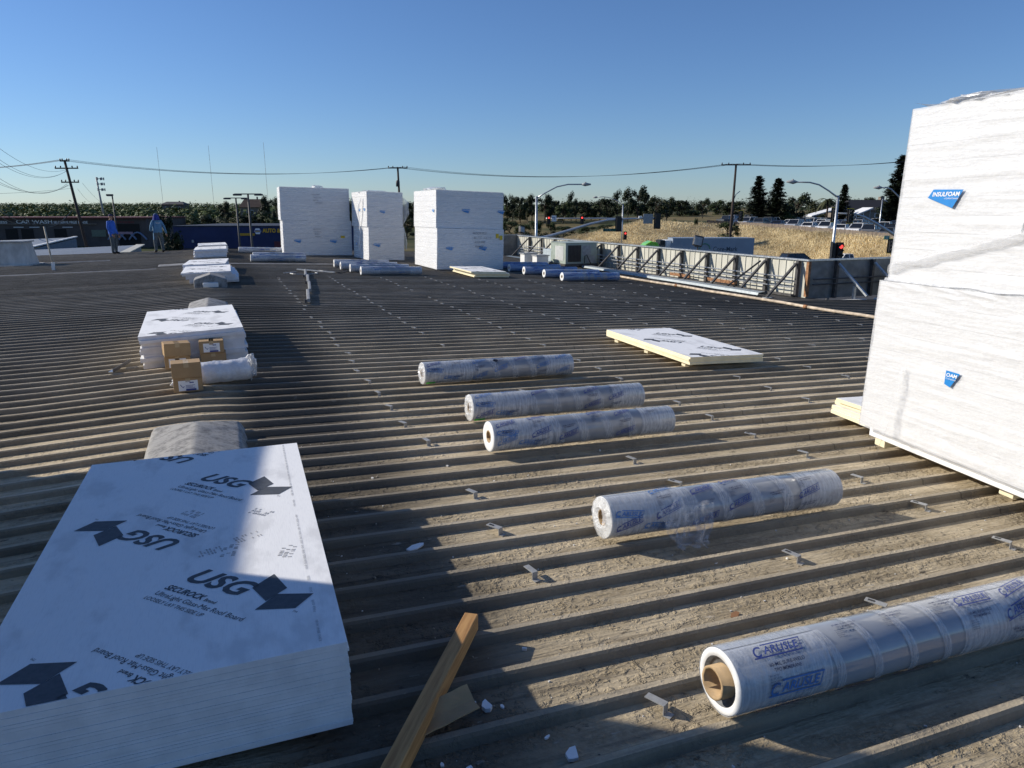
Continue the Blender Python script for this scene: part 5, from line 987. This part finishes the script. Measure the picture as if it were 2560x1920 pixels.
# ================================================================ poles, wires, lamps, signals
def upole(label, px, ytop, depth, arms, lean=0., xf=True, base=GZ):
    zt = at_d(px, ytop, depth).z; p = gp(px, depth, base); h = zt - base; o = thing('utility_pole', label, 'utility pole', p, 0); m = MB(); m.path([(0, 0, -.3), tuple(RT * lean * .5 + Vector((0, 0, h * .5))), tuple(RT * lean + Vector((0, 0, h)))], [.19, .16, .12], 9); m.build('shaft', M_WOODPOLE, o, True)
    for z, hw in arms:
        m = MB(); c = RT * (lean * (h - z) / h) + Vector((0, 0, h - z)); m.beam(c - RT * hw, c + RT * hw, .11, .13); a = m.build('crossarm', M_WOODPOLE, o)
        for k in (-.95, -.5, .5, .95):
            m = MB(); q = c + RT * hw * k; m.path([q + Vector((0, 0, .05)), q + Vector((0, 0, .14)), q + Vector((0, 0, .26))], [.03, .075, .05], 7); m.build('insulator', mat('dark_glaze', (.05, .045, .045), .3), a, True)
    return o, p, h
U1, u1, h1 = upole('leaning dark utility pole with three crossarms at the left', 213, 400, 80, [(.1, .5), (.85, 1.25), (2.3, .95)], -1.5)
U2, u2, h2 = upole('utility pole with transformer behind the middle far stack', 1003, 418, 95, [(.1, 1.25)], -.25); m = MB(); m.path([(-.34, -.1, h2 - 2.4), (-.34, -.1, h2 - 1.75), (-.34, -.1, h2 - 1.6)], [.25, .25, .1], 10); m.build('transformer', M_STEEL, U2, True)
U3, u3, h3 = upole('steel-grey utility pole above the dry bank', 1829, 410, 88, [(.1, 1.75)], .15); 
def sag(a, b, s, n=18): return [a.lerp(b, i / n) - Vector((0, 0, s * 4 * (i / n) * (1 - i / n))) for i in range(n + 1)]
t1 = u1 + RT * -1.5 + Vector((0, 0, h1 - GZ * 0)); t1 = Vector((u1.x - 1.5 * RT.x, u1.y - 1.5 * RT.y, GZ + h1)); t2 = Vector((u2.x, u2.y, GZ + h2)); t3 = Vector((u3.x, u3.y, GZ + h3)); t4 = at_d(2330, 398, 84)
def wires(label, segs, r=.018):
    m = MB()
    for pts in segs: m.path(pts, r, 4, 0, False)
    return tag(m.build('power_line', M_BLACK), label, 'power line')
for i, (dz, dx) in enumerate(((.0, -.9), (.02, -.3), (.05, .5))):
    off = RT * dx + Vector((0, 0, dz)); wires('power line along the three poles, %s strand' % ('left', 'middle', 'right')[i], [sag(at_d(-60, 421 + i, 92) + off * .3, t1 + off * .8, .15), sag(t1 + off * .8, t2 + off, 1.15), sag(t2 + off, t3 + off, 1.35), sag(t3 + off, t4 + off, .5)], .02)
for k, (ya, yb, pxb, s_, lab) in enumerate(((340, 422, 172, 1.2, 'highest'), (370, 425, 170, 1.4, 'second highest'), (382, 426, 168, 1.3, 'third'), (418, 459, 168, 1.5, 'fourth'), (434, 462, 170, 1.2, 'fifth'), (443, 463, 172, 1.0, 'sixth'), (485, 470, 184, .1, 'lowest'))):
    wires('%s thin wire running from the leaning pole out of the left edge' % lab, [sag(at_d(-40, ya, 60), at_d(pxb, yb, 80), s_)], .014)
wires('upper service wire dropping right of the leaning pole', [sag(at_d(206, 458, 80), at_d(262, 512, 140), .3)], .012); wires('lower service wire dropping right of the leaning pole', [sag(at_d(194, 472, 80), at_d(225, 505, 120), .2)], .012); wires('long low wire crossing in front of the orchard', [sag(at_d(250, 512, 120), at_d(760, 522, 120), 1.0)], .025)
for y0, y1 in ((536, 560), (520, 552)): wires('%s black cable drooping at the left edge before the car wash' % ('upper' if y0 == 520 else 'lower'), [sag(at_d(-30, y0 - 18, 58), at_d(60, y1, 70), .4), sag(at_d(60, y1 - 10, 70), at_d(180, 525, 80), 1.2)], .03)
for i, (xb, yb, xt, yt, lab) in enumerate(((408, 512, 391, 367, 'left'), (535, 512, 520, 363, 'middle'), (669, 490, 656, 355, 'right'))):
    a = at_d(xb, yb, 700); b = at_d(xb, yt, 700); o = thing('radio_mast', '%s of the three thin radio masts on the horizon' % lab, 'mast', (a.x, a.y, gz(a)), 0, 'radio masts'); m = MB(); H = b.z - gz(a); nseg = 8
    for k in range(nseg): q = MB(); q.tube((0, 0, H * k / nseg), (0, 0, H * (k + .96) / nseg), .13, n=5); q.build('lattice_section', M_GREYPAINT if k % 2 else M_RUST, o)
a = gp(259, 230, -4.5); o = thing('cell_tower', 'slim cell tower with three antenna rings behind the leaning pole', 'tower', a, 0); zt = at_d(250, 443, 230).z; m = MB(); m.tube((0, 0, 0), (-1.0 * RT.x, -1.0 * RT.y, zt + 4.5), .35, .22, 8); m.build('shaft', M_GREYPAINT, o, True)
for zz in (447, 460, 474):
    q = at_d(250 + (zz - 447) * .12, zz, 230) - a
    for k in range(5):
        m = MB(); an = k * 2 * pi / 5 + .3; m.box(q + Vector((cos(an) * 1.0, sin(an) * 1.0, 0)), (.3, .3, .8)); m.build('antenna', M_GREYPAINT, o)
    m = MB(); m.path([q + Vector((1.0 * cos(t * .7), 1.0 * sin(t * .7), 0)) for t in range(10)], .06, 5); m.build('antenna_ring', M_STEEL, o)
def lamppost(label, px, depth, ytop, kind):
    p = gp(px, depth, GZ); zt = at_d(px, ytop, depth).z - GZ; o = thing('lot_lamp', label, 'lamp post', p, 0, 'parking lot lamps'); m = MB(); m.tube((0, 0, 0), (0, 0, zt), .11, .07, 8); m.build('pole', M_STEEL, o, True)
    if kind == 'T':
        hw = 1.05; m = MB(); m.beam(-RT * hw + Vector((0, 0, zt)), RT * hw + Vector((0, 0, zt)), .12, .08); m.build('crossbar', M_STEEL, o)
        for s in (-1, 1): m = MB(); m.box(RT * hw * s * .8 + Vector((0, 0, zt - .06)), (.62, .3, .14), 0, Matrix.Rotation(-YAW, 3, 'Z')); bevel(m.build('lamp_head', M_STEEL, o), .03)
    else:
        m = MB(); m.box(Vector((0, 0, zt + .02)) - RT * .28, (.7, .32, .2), 0, Matrix.Rotation(-YAW, 3, 'Z')); bevel(m.build('lamp_head', M_STEEL, o), .03); m = MB(); m.box(Vector((0, 0, zt - .1)) - RT * .28, (.5, .26, .04), 0, Matrix.Rotation(-YAW, 3, 'Z')); m.build('lens', M_GREYPAINT, o)
lamppost('twin-headed lamp post, shorter left one before the blue shop', 592, 70, 495, 'T'); lamppost('twin-headed lamp post, taller right one before the blue shop', 623, 58, 485, 'T'); lamppost('single-headed black lamp post between the leaning pole and the workers', 285, 84, 488, 'L')
def signal(parent, c, lit=True, back=False, yel=False, face=None):
    m = MB(); R_ = Matrix.Rotation(-YAW if face is None else face, 3, 'Z'); m.box(c, (.36, .24, 1.08), 0, R_); h = m.build('signal_head', M_BLACK, parent); m = MB(); m.box(Vector(c) + R_ @ Vector((0, .14, 0)), (.56, .03, 1.28), 0, R_); m.build('back_plate', M_BLACK, h)
    if yel:
        m = MB()
        for d_, s in (((.27, .13, 0), (.05, .05, 1.3)), ((0, .13, .63), (.56, .05, .05)), ((0, .13, -.63), (.56, .05, .05))): m.box(Vector(c) + R_ @ Vector(d_), s, 0, R_)
        m.build('yellow_border', M_YEL, h)
    if back: return
    for k, z in enumerate((.34, 0, -.34)):
        q = Vector(c) + R_ @ Vector((0, -.125, z)); m = MB(); m.tube(q, q + R_ @ Vector((0, -.02, 0)), .14, n=12); m.build('lens', emis('red_signal_light', (1, .06, .05), 1.6) if (lit and k == 0) else M_BLACK, h); m = MB(); m.grid(8, 1, lambda u, v: q + R_ @ Vector((.155 * cos(pi * u), -.02 - .22 * v, .155 * sin(pi * u)))); m.build('visor', M_BLACK, h)
def streetpole(label, px, ptop, depth, arm, mast=None, heads=(), name='street_light', lpx=None):
    """arm: pixels of the luminaire arm from the pole top outwards"""
    p = gp(px, depth, GZ); o = thing(name, label, 'street light', p, 0); zt = at_d(px, ptop, depth).z - GZ; m = MB(); m.tube((0, 0, 0), (0, 0, zt), .13, .09, 10); m.build('pole', M_GALV, o, True)
    pts = [at_d(x, y, depth) - p for x, y in arm]; m = MB(); m.path([Vector((0, 0, zt - .15))] + pts, [.07] + [.055] * len(pts), 7); m.build('lamp_arm', M_GALV, o, True); e = pts[-1]; d_ = (pts[-1] - pts[-2]).normalized()
    m = MB(); m.path([e, e + d_ * .25, e + d_ * .75], [.07, .16, .06], 8); m.build('lamp_head', M_GREYPAINT, o, True); m = MB(); m.tube(e + d_ * .3 + Vector((0, 0, .1)), e + d_ * .3 + Vector((0, 0, .2)), .06, n=6); m.build('photocell', M_GREYPAINT, o)
    if mast: pts = [at_d(x, y, depth) - p for x, y in mast]; m = MB(); m.path(pts, [.15 - .08 * i / (len(pts) - 1) for i in range(len(pts))], 8); m.build('mast_arm', M_GALV, o, True)
    for hx, hy, kw in heads: signal(o, at_d(hx, hy, depth - .4) - p, **kw)
    return o, p
S1, sp1 = streetpole('street light with a long dark signal mast arm right of the far foam stacks', 1341, 491, 62, [(1362, 483), (1392, 467), (1420, 461), (1455, 461)], [(1342, 598), (1375, 590), (1420, 577), (1475, 560), (1520, 550), (1570, 547), (1650, 545)], [(1547, 560, dict(back=True)), (1644, 553, dict(back=True))])
m = MB(); c = at_d(1620, 547, 61.8) - sp1; m.box(c, (.8, .06, .8), 0, Matrix.Rotation(-YAW, 3, 'Z')); m.build('sign_back', M_GREYPAINT, S1); m = MB(); c = at_d(1601, 543, 61.8) - sp1; m.box(c, (.3, .16, .2), 0, Matrix.Rotation(-YAW, 3, 'Z')); bevel(m.build('camera', M_WHITE, S1), .04)
m = MB(); c = at_d(1524, 575, 61.6) - sp1; m.box(c, (1.1, .05, .26), 0, Matrix.Rotation(-YAW, 3, 'Z')); gs = m.build('street_name_sign', mat('dark_green_sign', (.012, .085, .055), .5), S1); m = MB(); cR = Matrix.Rotation(-YAW, 3, 'Z'); m.text('S.R. 99', .13, lambda u, v: c + cR @ Vector((-.35 + u, -.03, v - .06))); m.build('sign_lettering', M_GREYPAINT, gs)
S2, sp2 = streetpole('smaller street light with red signals farther along the crossing', 1557, 511, 114, [(1545, 503), (1525, 494), (1508, 492), (1494, 493)], [(1556, 547), (1500, 546), (1440, 546), (1365, 546)], [(1372, 550, {}), (1455, 550, {}), (1563, 589, {})])
m = MB(); c = at_d(1385, 546, 113.6) - sp2; m.box(c, (.75, .04, .9), 0, cR); tsn = m.build('turn_sign', M_WHITE, S2); m = MB(); q = lambda x, z: c + cR @ Vector((x, -.03, z)); m.beam(q(.12, -.25), q(.12, .12), .08, .02); m.beam(q(.16, .12), q(-.18, .12), .02, .08); m.add([q(-.3, .12), q(-.15, .0), q(-.15, .24)], [(0, 1, 2)]); m.build('arrow', M_NAVY, tsn)
S3, sp3 = streetpole('tall street light with red signal in front of the dry bank', 2092, 489, 54, [(2072, 477), (2048, 462), (2025, 456), (1992, 455)], None, [(2100, 628, {}), (2083, 626, dict(back=True, face=radians(60)))])
S4, sp4 = streetpole('street light with pale signal mast arm beside the tall wrapped stack', 2249, 493, 65, [(2240, 485), (2228, 473), (2215, 469), (2205, 469)], [(2249, 596), (2225, 580), (2190, 558), (2160, 542), (2138, 535), (2085, 533)], [(2087, 537, dict(lit=False, yel=True)), (2127, 540, dict(lit=False, yel=True)), (2228, 615, dict(lit=False, yel=True))])
m = MB(); c = at_d(2217, 594, 64.6) - sp4; m.box(c, (.46, .04, .34), 0, cR); gs = m.build('street_name_sign', mat('green_sign', (.01, .22, .14), .45), S4); m = MB(); m.box(c + cR @ Vector((0, -.025, .06)), (.34, .01, .05), 0, cR); m.box(c + cR @ Vector((0, -.025, -.06)), (.2, .01, .05), 0, cR); m.build('sign_lettering', M_WHITE, gs)
m = MB(); pp = gp(1852, 87.5, 0); c = at_d(1853, 540, 87.5) - u3; signal(U3, c, False, False, True); m.path([at_d(1828, 570, 88) - u3, at_d(1836, 552, 88) - u3, at_d(1846, 541, 88) - u3], .07, 6); m.build('signal_bracket', M_GALV, U3, True)
m = MB(); m.path([at_d(1834, 500, 88) - u3, at_d(1840, 486, 88) - u3, at_d(1850, 478, 88) - u3], .05, 6); m.build('lamp_arm', M_GALV, U3, True)
streetpole('thin lamp pole in the car lot left of the tallest conifer', 2203, 500, 130, [(2206, 498), (2210, 500)])
# ================================================================ buildings beyond
FY = lambda u, z, off=0.: None
def block(px0, px1, depth, ztop, deep, zb=GZ, skew=0.):
    a = gp(px0, depth + skew, zb); b = gp(px1, depth, zb); d = (b - a); L = d.length; d.normalize(); nrm = Vector((-d.y, d.x, 0)); return a, d, nrm, L
def facade(a, d, nrm): return lambda u, z, off=0.: a + d * u - nrm * off + Vector((0, 0, z - a.z if False else z))
# blue auto-parts shop
a, d, nrm, L = block(428, 905, 80, 0, 14); o = thing('blue_shop', 'dark blue auto parts shop beyond the roof end', 'building', a, atan2(d.y, d.x)); H = at_d(600, 566, 80).z - GZ; M_SHOP = mat('dark_blue_wall', (.012, .022, .085), .6, 0, .12, .6)
m = MB(); m.box((L / 2, 7, H / 2), (L, 14, H)); m.build('wall', M_SHOP, o); m = MB(); m.box((L / 2, 7, H + .03), (L + .15, 14.15, .1)); m.build('roof', mat('dark_trim', (.03, .035, .05), .7), o); m = MB(); m.box((L / 2, -.06, H * .54), (L, .12, .10)); m.build('band', mat('dark_trim', (.03, .035, .05), .7), o)
k = 80 / F_PX; ux = lambda px: (px - 428) / (905 - 428) * L; vz = lambda py: at_d(650, py, 80).z - GZ
m = MB(); m.box(((ux(590) + ux(632)) / 2, -.06, vz(586)), (ux(632) - ux(590), .1, .26)); m.build('yellow_sign_band', mat('orange_band', (.45, .26, .02), .5), o)
m = MB(); cx_, cz_, r6 = ux(640), vz(578), .36; m.add([(cx_ + r6 * 1.1 * cos(t * pi / 3), -.05, cz_ + r6 * sin(t * pi / 3)) for t in range(6)], [tuple(range(6))]); sg = m.build('hexagon_sign', M_LWHITE, o); m = MB(); m.quad((cx_ - .33, -.06, cz_ - .13), (cx_ + .33, -.06, cz_ - .13), (cx_ + .33, -.06, cz_ + .13), (cx_ - .33, -.06, cz_ + .13)); m.build('sign_bar', mat('sign_blue', (.03, .08, .35), .5), sg); m = MB(); m.text('NAPA', .2, lambda u, v: (cx_ - .27 + u, -.07, cz_ - .1 + v), 0, .02, 0, .54); m.build('sign_lettering', M_YEL, sg)
m = MB(); m.text('AUTO & TRUCK PARTS', .42, lambda u, v: (ux(652) + u, -.06, vz(581) + v), 0, .04, 0, 5.4); m.build('shop_lettering', mat('amber_letters', (.70, .40, .02), .5), o)
m = MB(); m.box((ux(698), -.05, vz(611)), (1.6, .08, .65)); m.build('notice_board', mat('maroon', (.10, .02, .03), .6), o); m = MB(); m.box((ux(475), -.1, vz(603)), (.2, .15, .28)); m.build('wall_lamp', M_GREYPAINT, o)
# car wash
a, d, nrm, L = block(-120, 362, 132, 0, 16); o = thing('car_wash_building', 'brown car wash building with white lettering behind the workers', 'building', a, atan2(d.y, d.x)); M_CW = mat('brown_wash_wall', (.085, .07, .065), .8, 0, .15, .5); ux = lambda px: (px + 120) / 482 * L; vz = lambda py: at_d(150, py, 132).z - GZ; H = vz(546)
m = MB(); m.box((L / 2, 8, H / 2), (L, 16, H)); m.build('wall', M_CW, o); m = MB(); m.box((L / 2, 7.6, H + .1), (L + .6, 16.6, .22)); m.build('roof', mat('maroon_roof', (.13, .035, .03), .7), o)
m = MB(); m.box((ux(70), -.15, vz(560)), (ux(215) - ux(-120), .3, .08)); m.build('sign_ledge', mat('tan_trim', (.34, .28, .22), .7), o)
for t, px, w_ in (('CAR WASH', 36, 88), ('BRUSHLESS', -48, 60), ('SELF SERVE', 130, 36), ('FREE RINSE', 170, 44)):
    m = MB(); m.text(t, .62 if t == 'CAR WASH' else .42, lambda u, v: (ux(px) + u, -.08, vz(558.5) + v), 0, .02, 0, w_ / F_PX * 132); m.build('wall_lettering', M_WHITE, o)
for px in (20, 60, 143): m = MB(); m.box((ux(px), -.02, 1.9), (2.2, .1, 3.4)); m.build('wash_bay', mat('bay_dark', (.02, .017, .015), .9), o); m = MB(); m.box((ux(px + 20), -.05, vz(568)), (1.8, .1, .12)); m.build('bay_light', M_WHITE, o)
m = MB(); m.box((ux(309), -.02, 2.3), (5.0, .1, 4.4)); m.build('arched_bay', mat('bay_dark', (.02, .017, .015), .9), o)
for px in (285, 312, 338):
    m = MB(); m.path([(ux(px) - 1.6 + 3.2 * t / 8, -.25, 1.7 + 1.3 * sin(pi * t / 8)) for t in range(9)], .16, 6); m.build('wash_arch', mat('blue_grey_arch', (.16, .20, .30), .5), o)
m = MB(); m.box((ux(309), -.3, 2.9), (2.6, .2, .4)); m.build('arch_sign', mat('pale_pink_sign', (.35, .22, .26), .5), o)
for z in (553, 559): m = MB(); m.text('SELF WASHING', .3, lambda u, v, z=z: (ux(276) + u, -.06, vz(z) + v - .3), 0, .02, 0, 4.0); m.build('wall_lettering', mat('maroon_letters', (.20, .03, .035), .6), o)
m = MB(); m.box((ux(240), -.06, vz(583)), (2.6, .1, 1.2)); m.build('menu_board', mat('green_board', (.13, .16, .12), .6), o)
# low roofs of neighbouring sheds at left
M_SHED = mat('blue_grey_metal_roof', (.20, .225, .26), .6, .05, .08, .8); 
o = thing('neighbour_shed', 'low shed with pale blue-grey metal roof just past the left roof end', 'building', (0, 0, 0)); Q = [at_z(-60, 664, -2.55), at_z(312, 633, -2.42), at_z(352, 613, -2.30), at_z(-60, 632, -2.50)]; Q[0] = Vector((Q[0].x, max(Q[0].y, 39.6), -2.55)); Q[1] = Vector((Q[1].x, max(Q[1].y, 39.6), -2.42))
NS = 26
for k in range(NS):
    t0, t1_ = k / NS, (k + .93) / NS; m = MB(); A, B, C, D = [Q[0].lerp(Q[3], t0), Q[1].lerp(Q[2], t0), Q[1].lerp(Q[2], t1_), Q[0].lerp(Q[3], t1_)]; m.prism([(0, 0), (1, 0), (1, 1), (0, 1)], lambda u, v, t: [A, B, C, D][int(u * (1 - v) + (2 if u and v else 0) + (3 if v and not u else 0))] + Vector((0, 0, t)), -.02, .02); m.build('roof_sheet', M_SHED, o)
m = MB(); m.beam(Q[1] + Vector((0, 0, .04)), Q[2] + Vector((0, 0, .04)), .5, .05); m.build('verge_trim', mat('cream_trim', (.55, .52, .43), .6), o); m = MB()
for A, B in ((Q[0], Q[1]), (Q[1], Q[2]), (Q[2], Q[3]), (Q[3], Q[0])): m.quad((A.x, A.y, GZ), (B.x, B.y, GZ), (B.x, B.y, B.z - .05), (A.x, A.y, A.z - .05))
m.build('wall', M_SHED, o)
o = thing('gabled_shed', 'gabled grey shed with white verge behind the white curb unit', 'building', (0, 0, 0)); G0, G1, G2, G3 = at_d(-60, 634, 50), at_d(62, 623, 50), at_d(190, 593, 62), at_d(-60, 604, 62); m = MB()
m.quad(G0, G1, G2, G3); m.quad(G0 - Vector((0, 0, .08)), G3 - Vector((0, 0, .08)), G2 - Vector((0, 0, .08)), G1 - Vector((0, 0, .08))); m.build('roof', M_SHED, o); m = MB(); m.beam(G1 + Vector((0, 0, .05)), G2 + Vector((0, 0, .05)), .25, .08); m.build('verge_trim', M_WHITE, o); m = MB()
G4 = at_d(192, 617, 61); m.add([G1 - Vector((0, 0, .1)), G2 - Vector((0, 0, .1)), (G2.x, G2.y, GZ), (G1.x, G1.y, GZ)], [(0, 1, 2, 3)]); m.add([(G0.x, G0.y, GZ), (G1.x, G1.y, GZ), G1 - Vector((0, 0, .1)), G0 - Vector((0, 0, .1))], [(0, 1, 2, 3)]); m.build('wall', mat('slate_wall', (.13, .17, .22), .6), o)
# hilltop house, barn
def house(label, px, depth, w_, dp, hw, hr, wall, roofm, base=None):
    p = gp(px, depth, 0); p.z = gz(p) if base is None else base; o = thing('house', label, 'house', p, -YAW * .5); m = MB(); m.box((0, 0, hw / 2), (w_, dp, hw)); m.build('wall', wall, o); m = MB(); m.prism([(-dp * .58, hw), (dp * .58, hw), (dp * .08, hw + hr), (-dp * .08, hw + hr)], lambda u, v, t: (t * (1 - .35 * (v > hw + .1)), u, v), -w_ * .56, w_ * .56); m.build('roof', roofm, o)
    for x in (-.3, 0, .3): m = MB(); m.box((x * w_, -dp / 2 - .03, hw * .55), (w_ * .12, .08, hw * .4)); f_ = m.build('window', M_WHITE, o); m = MB(); m.box((x * w_, -dp / 2 - .06, hw * .55), (w_ * .10, .06, hw * .34)); m.build('pane', M_GLASS, f_)
    m = MB(); m.box((w_ * .2, 0, hw + hr), (w_ * .06, w_ * .06, hr * .6)); m.build('chimney', wall, o); return o
M_TILE = mat('brown_tile_roof', (.11, .075, .055), .85, 0, .2, 1); M_STUC = mat('tan_stucco', (.24, .20, .16), .85)
house('brown-roofed house on the hilltop left of the far foam stacks', 634, 215, 6.4, 6, 3.3, 2.3, M_STUC, M_TILE, -2.6); house('grey barn on the orchard skyline', 440, 330, 9, 10, 4.2, 1.2, mat('grey_barn', (.10, .095, .095), .85), mat('barn_roof', (.075, .07, .07), .8), -1.9)
house('low dark-roofed lot office beside the palm', 2170, 185, 17, 8, 2.6, 2.6, M_STUC, mat('slate_roof', (.045, .042, .042), .8), -2.8)
o = thing('lot_canopy', 'white peaked canopy among the parked cars', 'canopy', gp(2075, 165, -2.9), -YAW); m = MB()
for x0, x1 in ((-5, 1.5), (4.2, 8.5)): m.prism([(x0, 1.6), (x1, 3.4), (x1, 3.1), (x0, 1.4)], lambda u, v, t: (u, t, v), -2.5, 2.5)
m.build('canopy_sheet', M_WHITE, o)
for x in (-4.5, 1.2, 4.5, 8): m = MB(); m.tube((x, -2.3, 0), (x, -2.3, 1.5 if x < 0 or 4 < x < 5 else 3.1), .08); m.build('post', M_GREYPAINT, o)
m = MB(); m.path([(3.0, 0, 0), (2.95, 0, 3.0), (3.1, 0, 3.9)], [.75, .65, .55], 10); m.build('tank', M_CONC, o, True)
p = gp(2068, 160, -2.9); o = thing('palm_tree', 'palm tree with drooping fronds beside the white canopy', 'tree', p, .4); m = MB(); H = at_d(2068, 492, 160).z + 2.9; m.path([(0, 0, 0), (.1, 0, H * .5), (0, 0, H * .86)], [.26, .2, .17], 8); m.build('trunk', M_BARK, o, True); m = MB(); R = random.Random(6)
for k in range(34):
    a = R.random() * 6.28; L = R.uniform(1.6, 2.7); up_ = R.uniform(-.3, 1.0); pr = []
    for j in range(7): t = j / 6; pr.append(Vector((cos(a) * L * t, sin(a) * L * t, H * .86 + L * (up_ * t - 1.0 * t * t))))
    sd_ = Vector((-sin(a), cos(a), 0))
    for j in range(6): w0 = .24 * (1 - j / 6) + .04; m.quad(pr[j] - sd_ * w0, pr[j + 1] - sd_ * w0 * .8, pr[j + 1], pr[j], 0); m.quad(pr[j], pr[j + 1], pr[j + 1] + sd_ * w0 * .8 - Vector((0, 0, .1)), pr[j] + sd_ * w0 - Vector((0, 0, .1)), 0)
m.build('crown', M_LEAF[2], o)
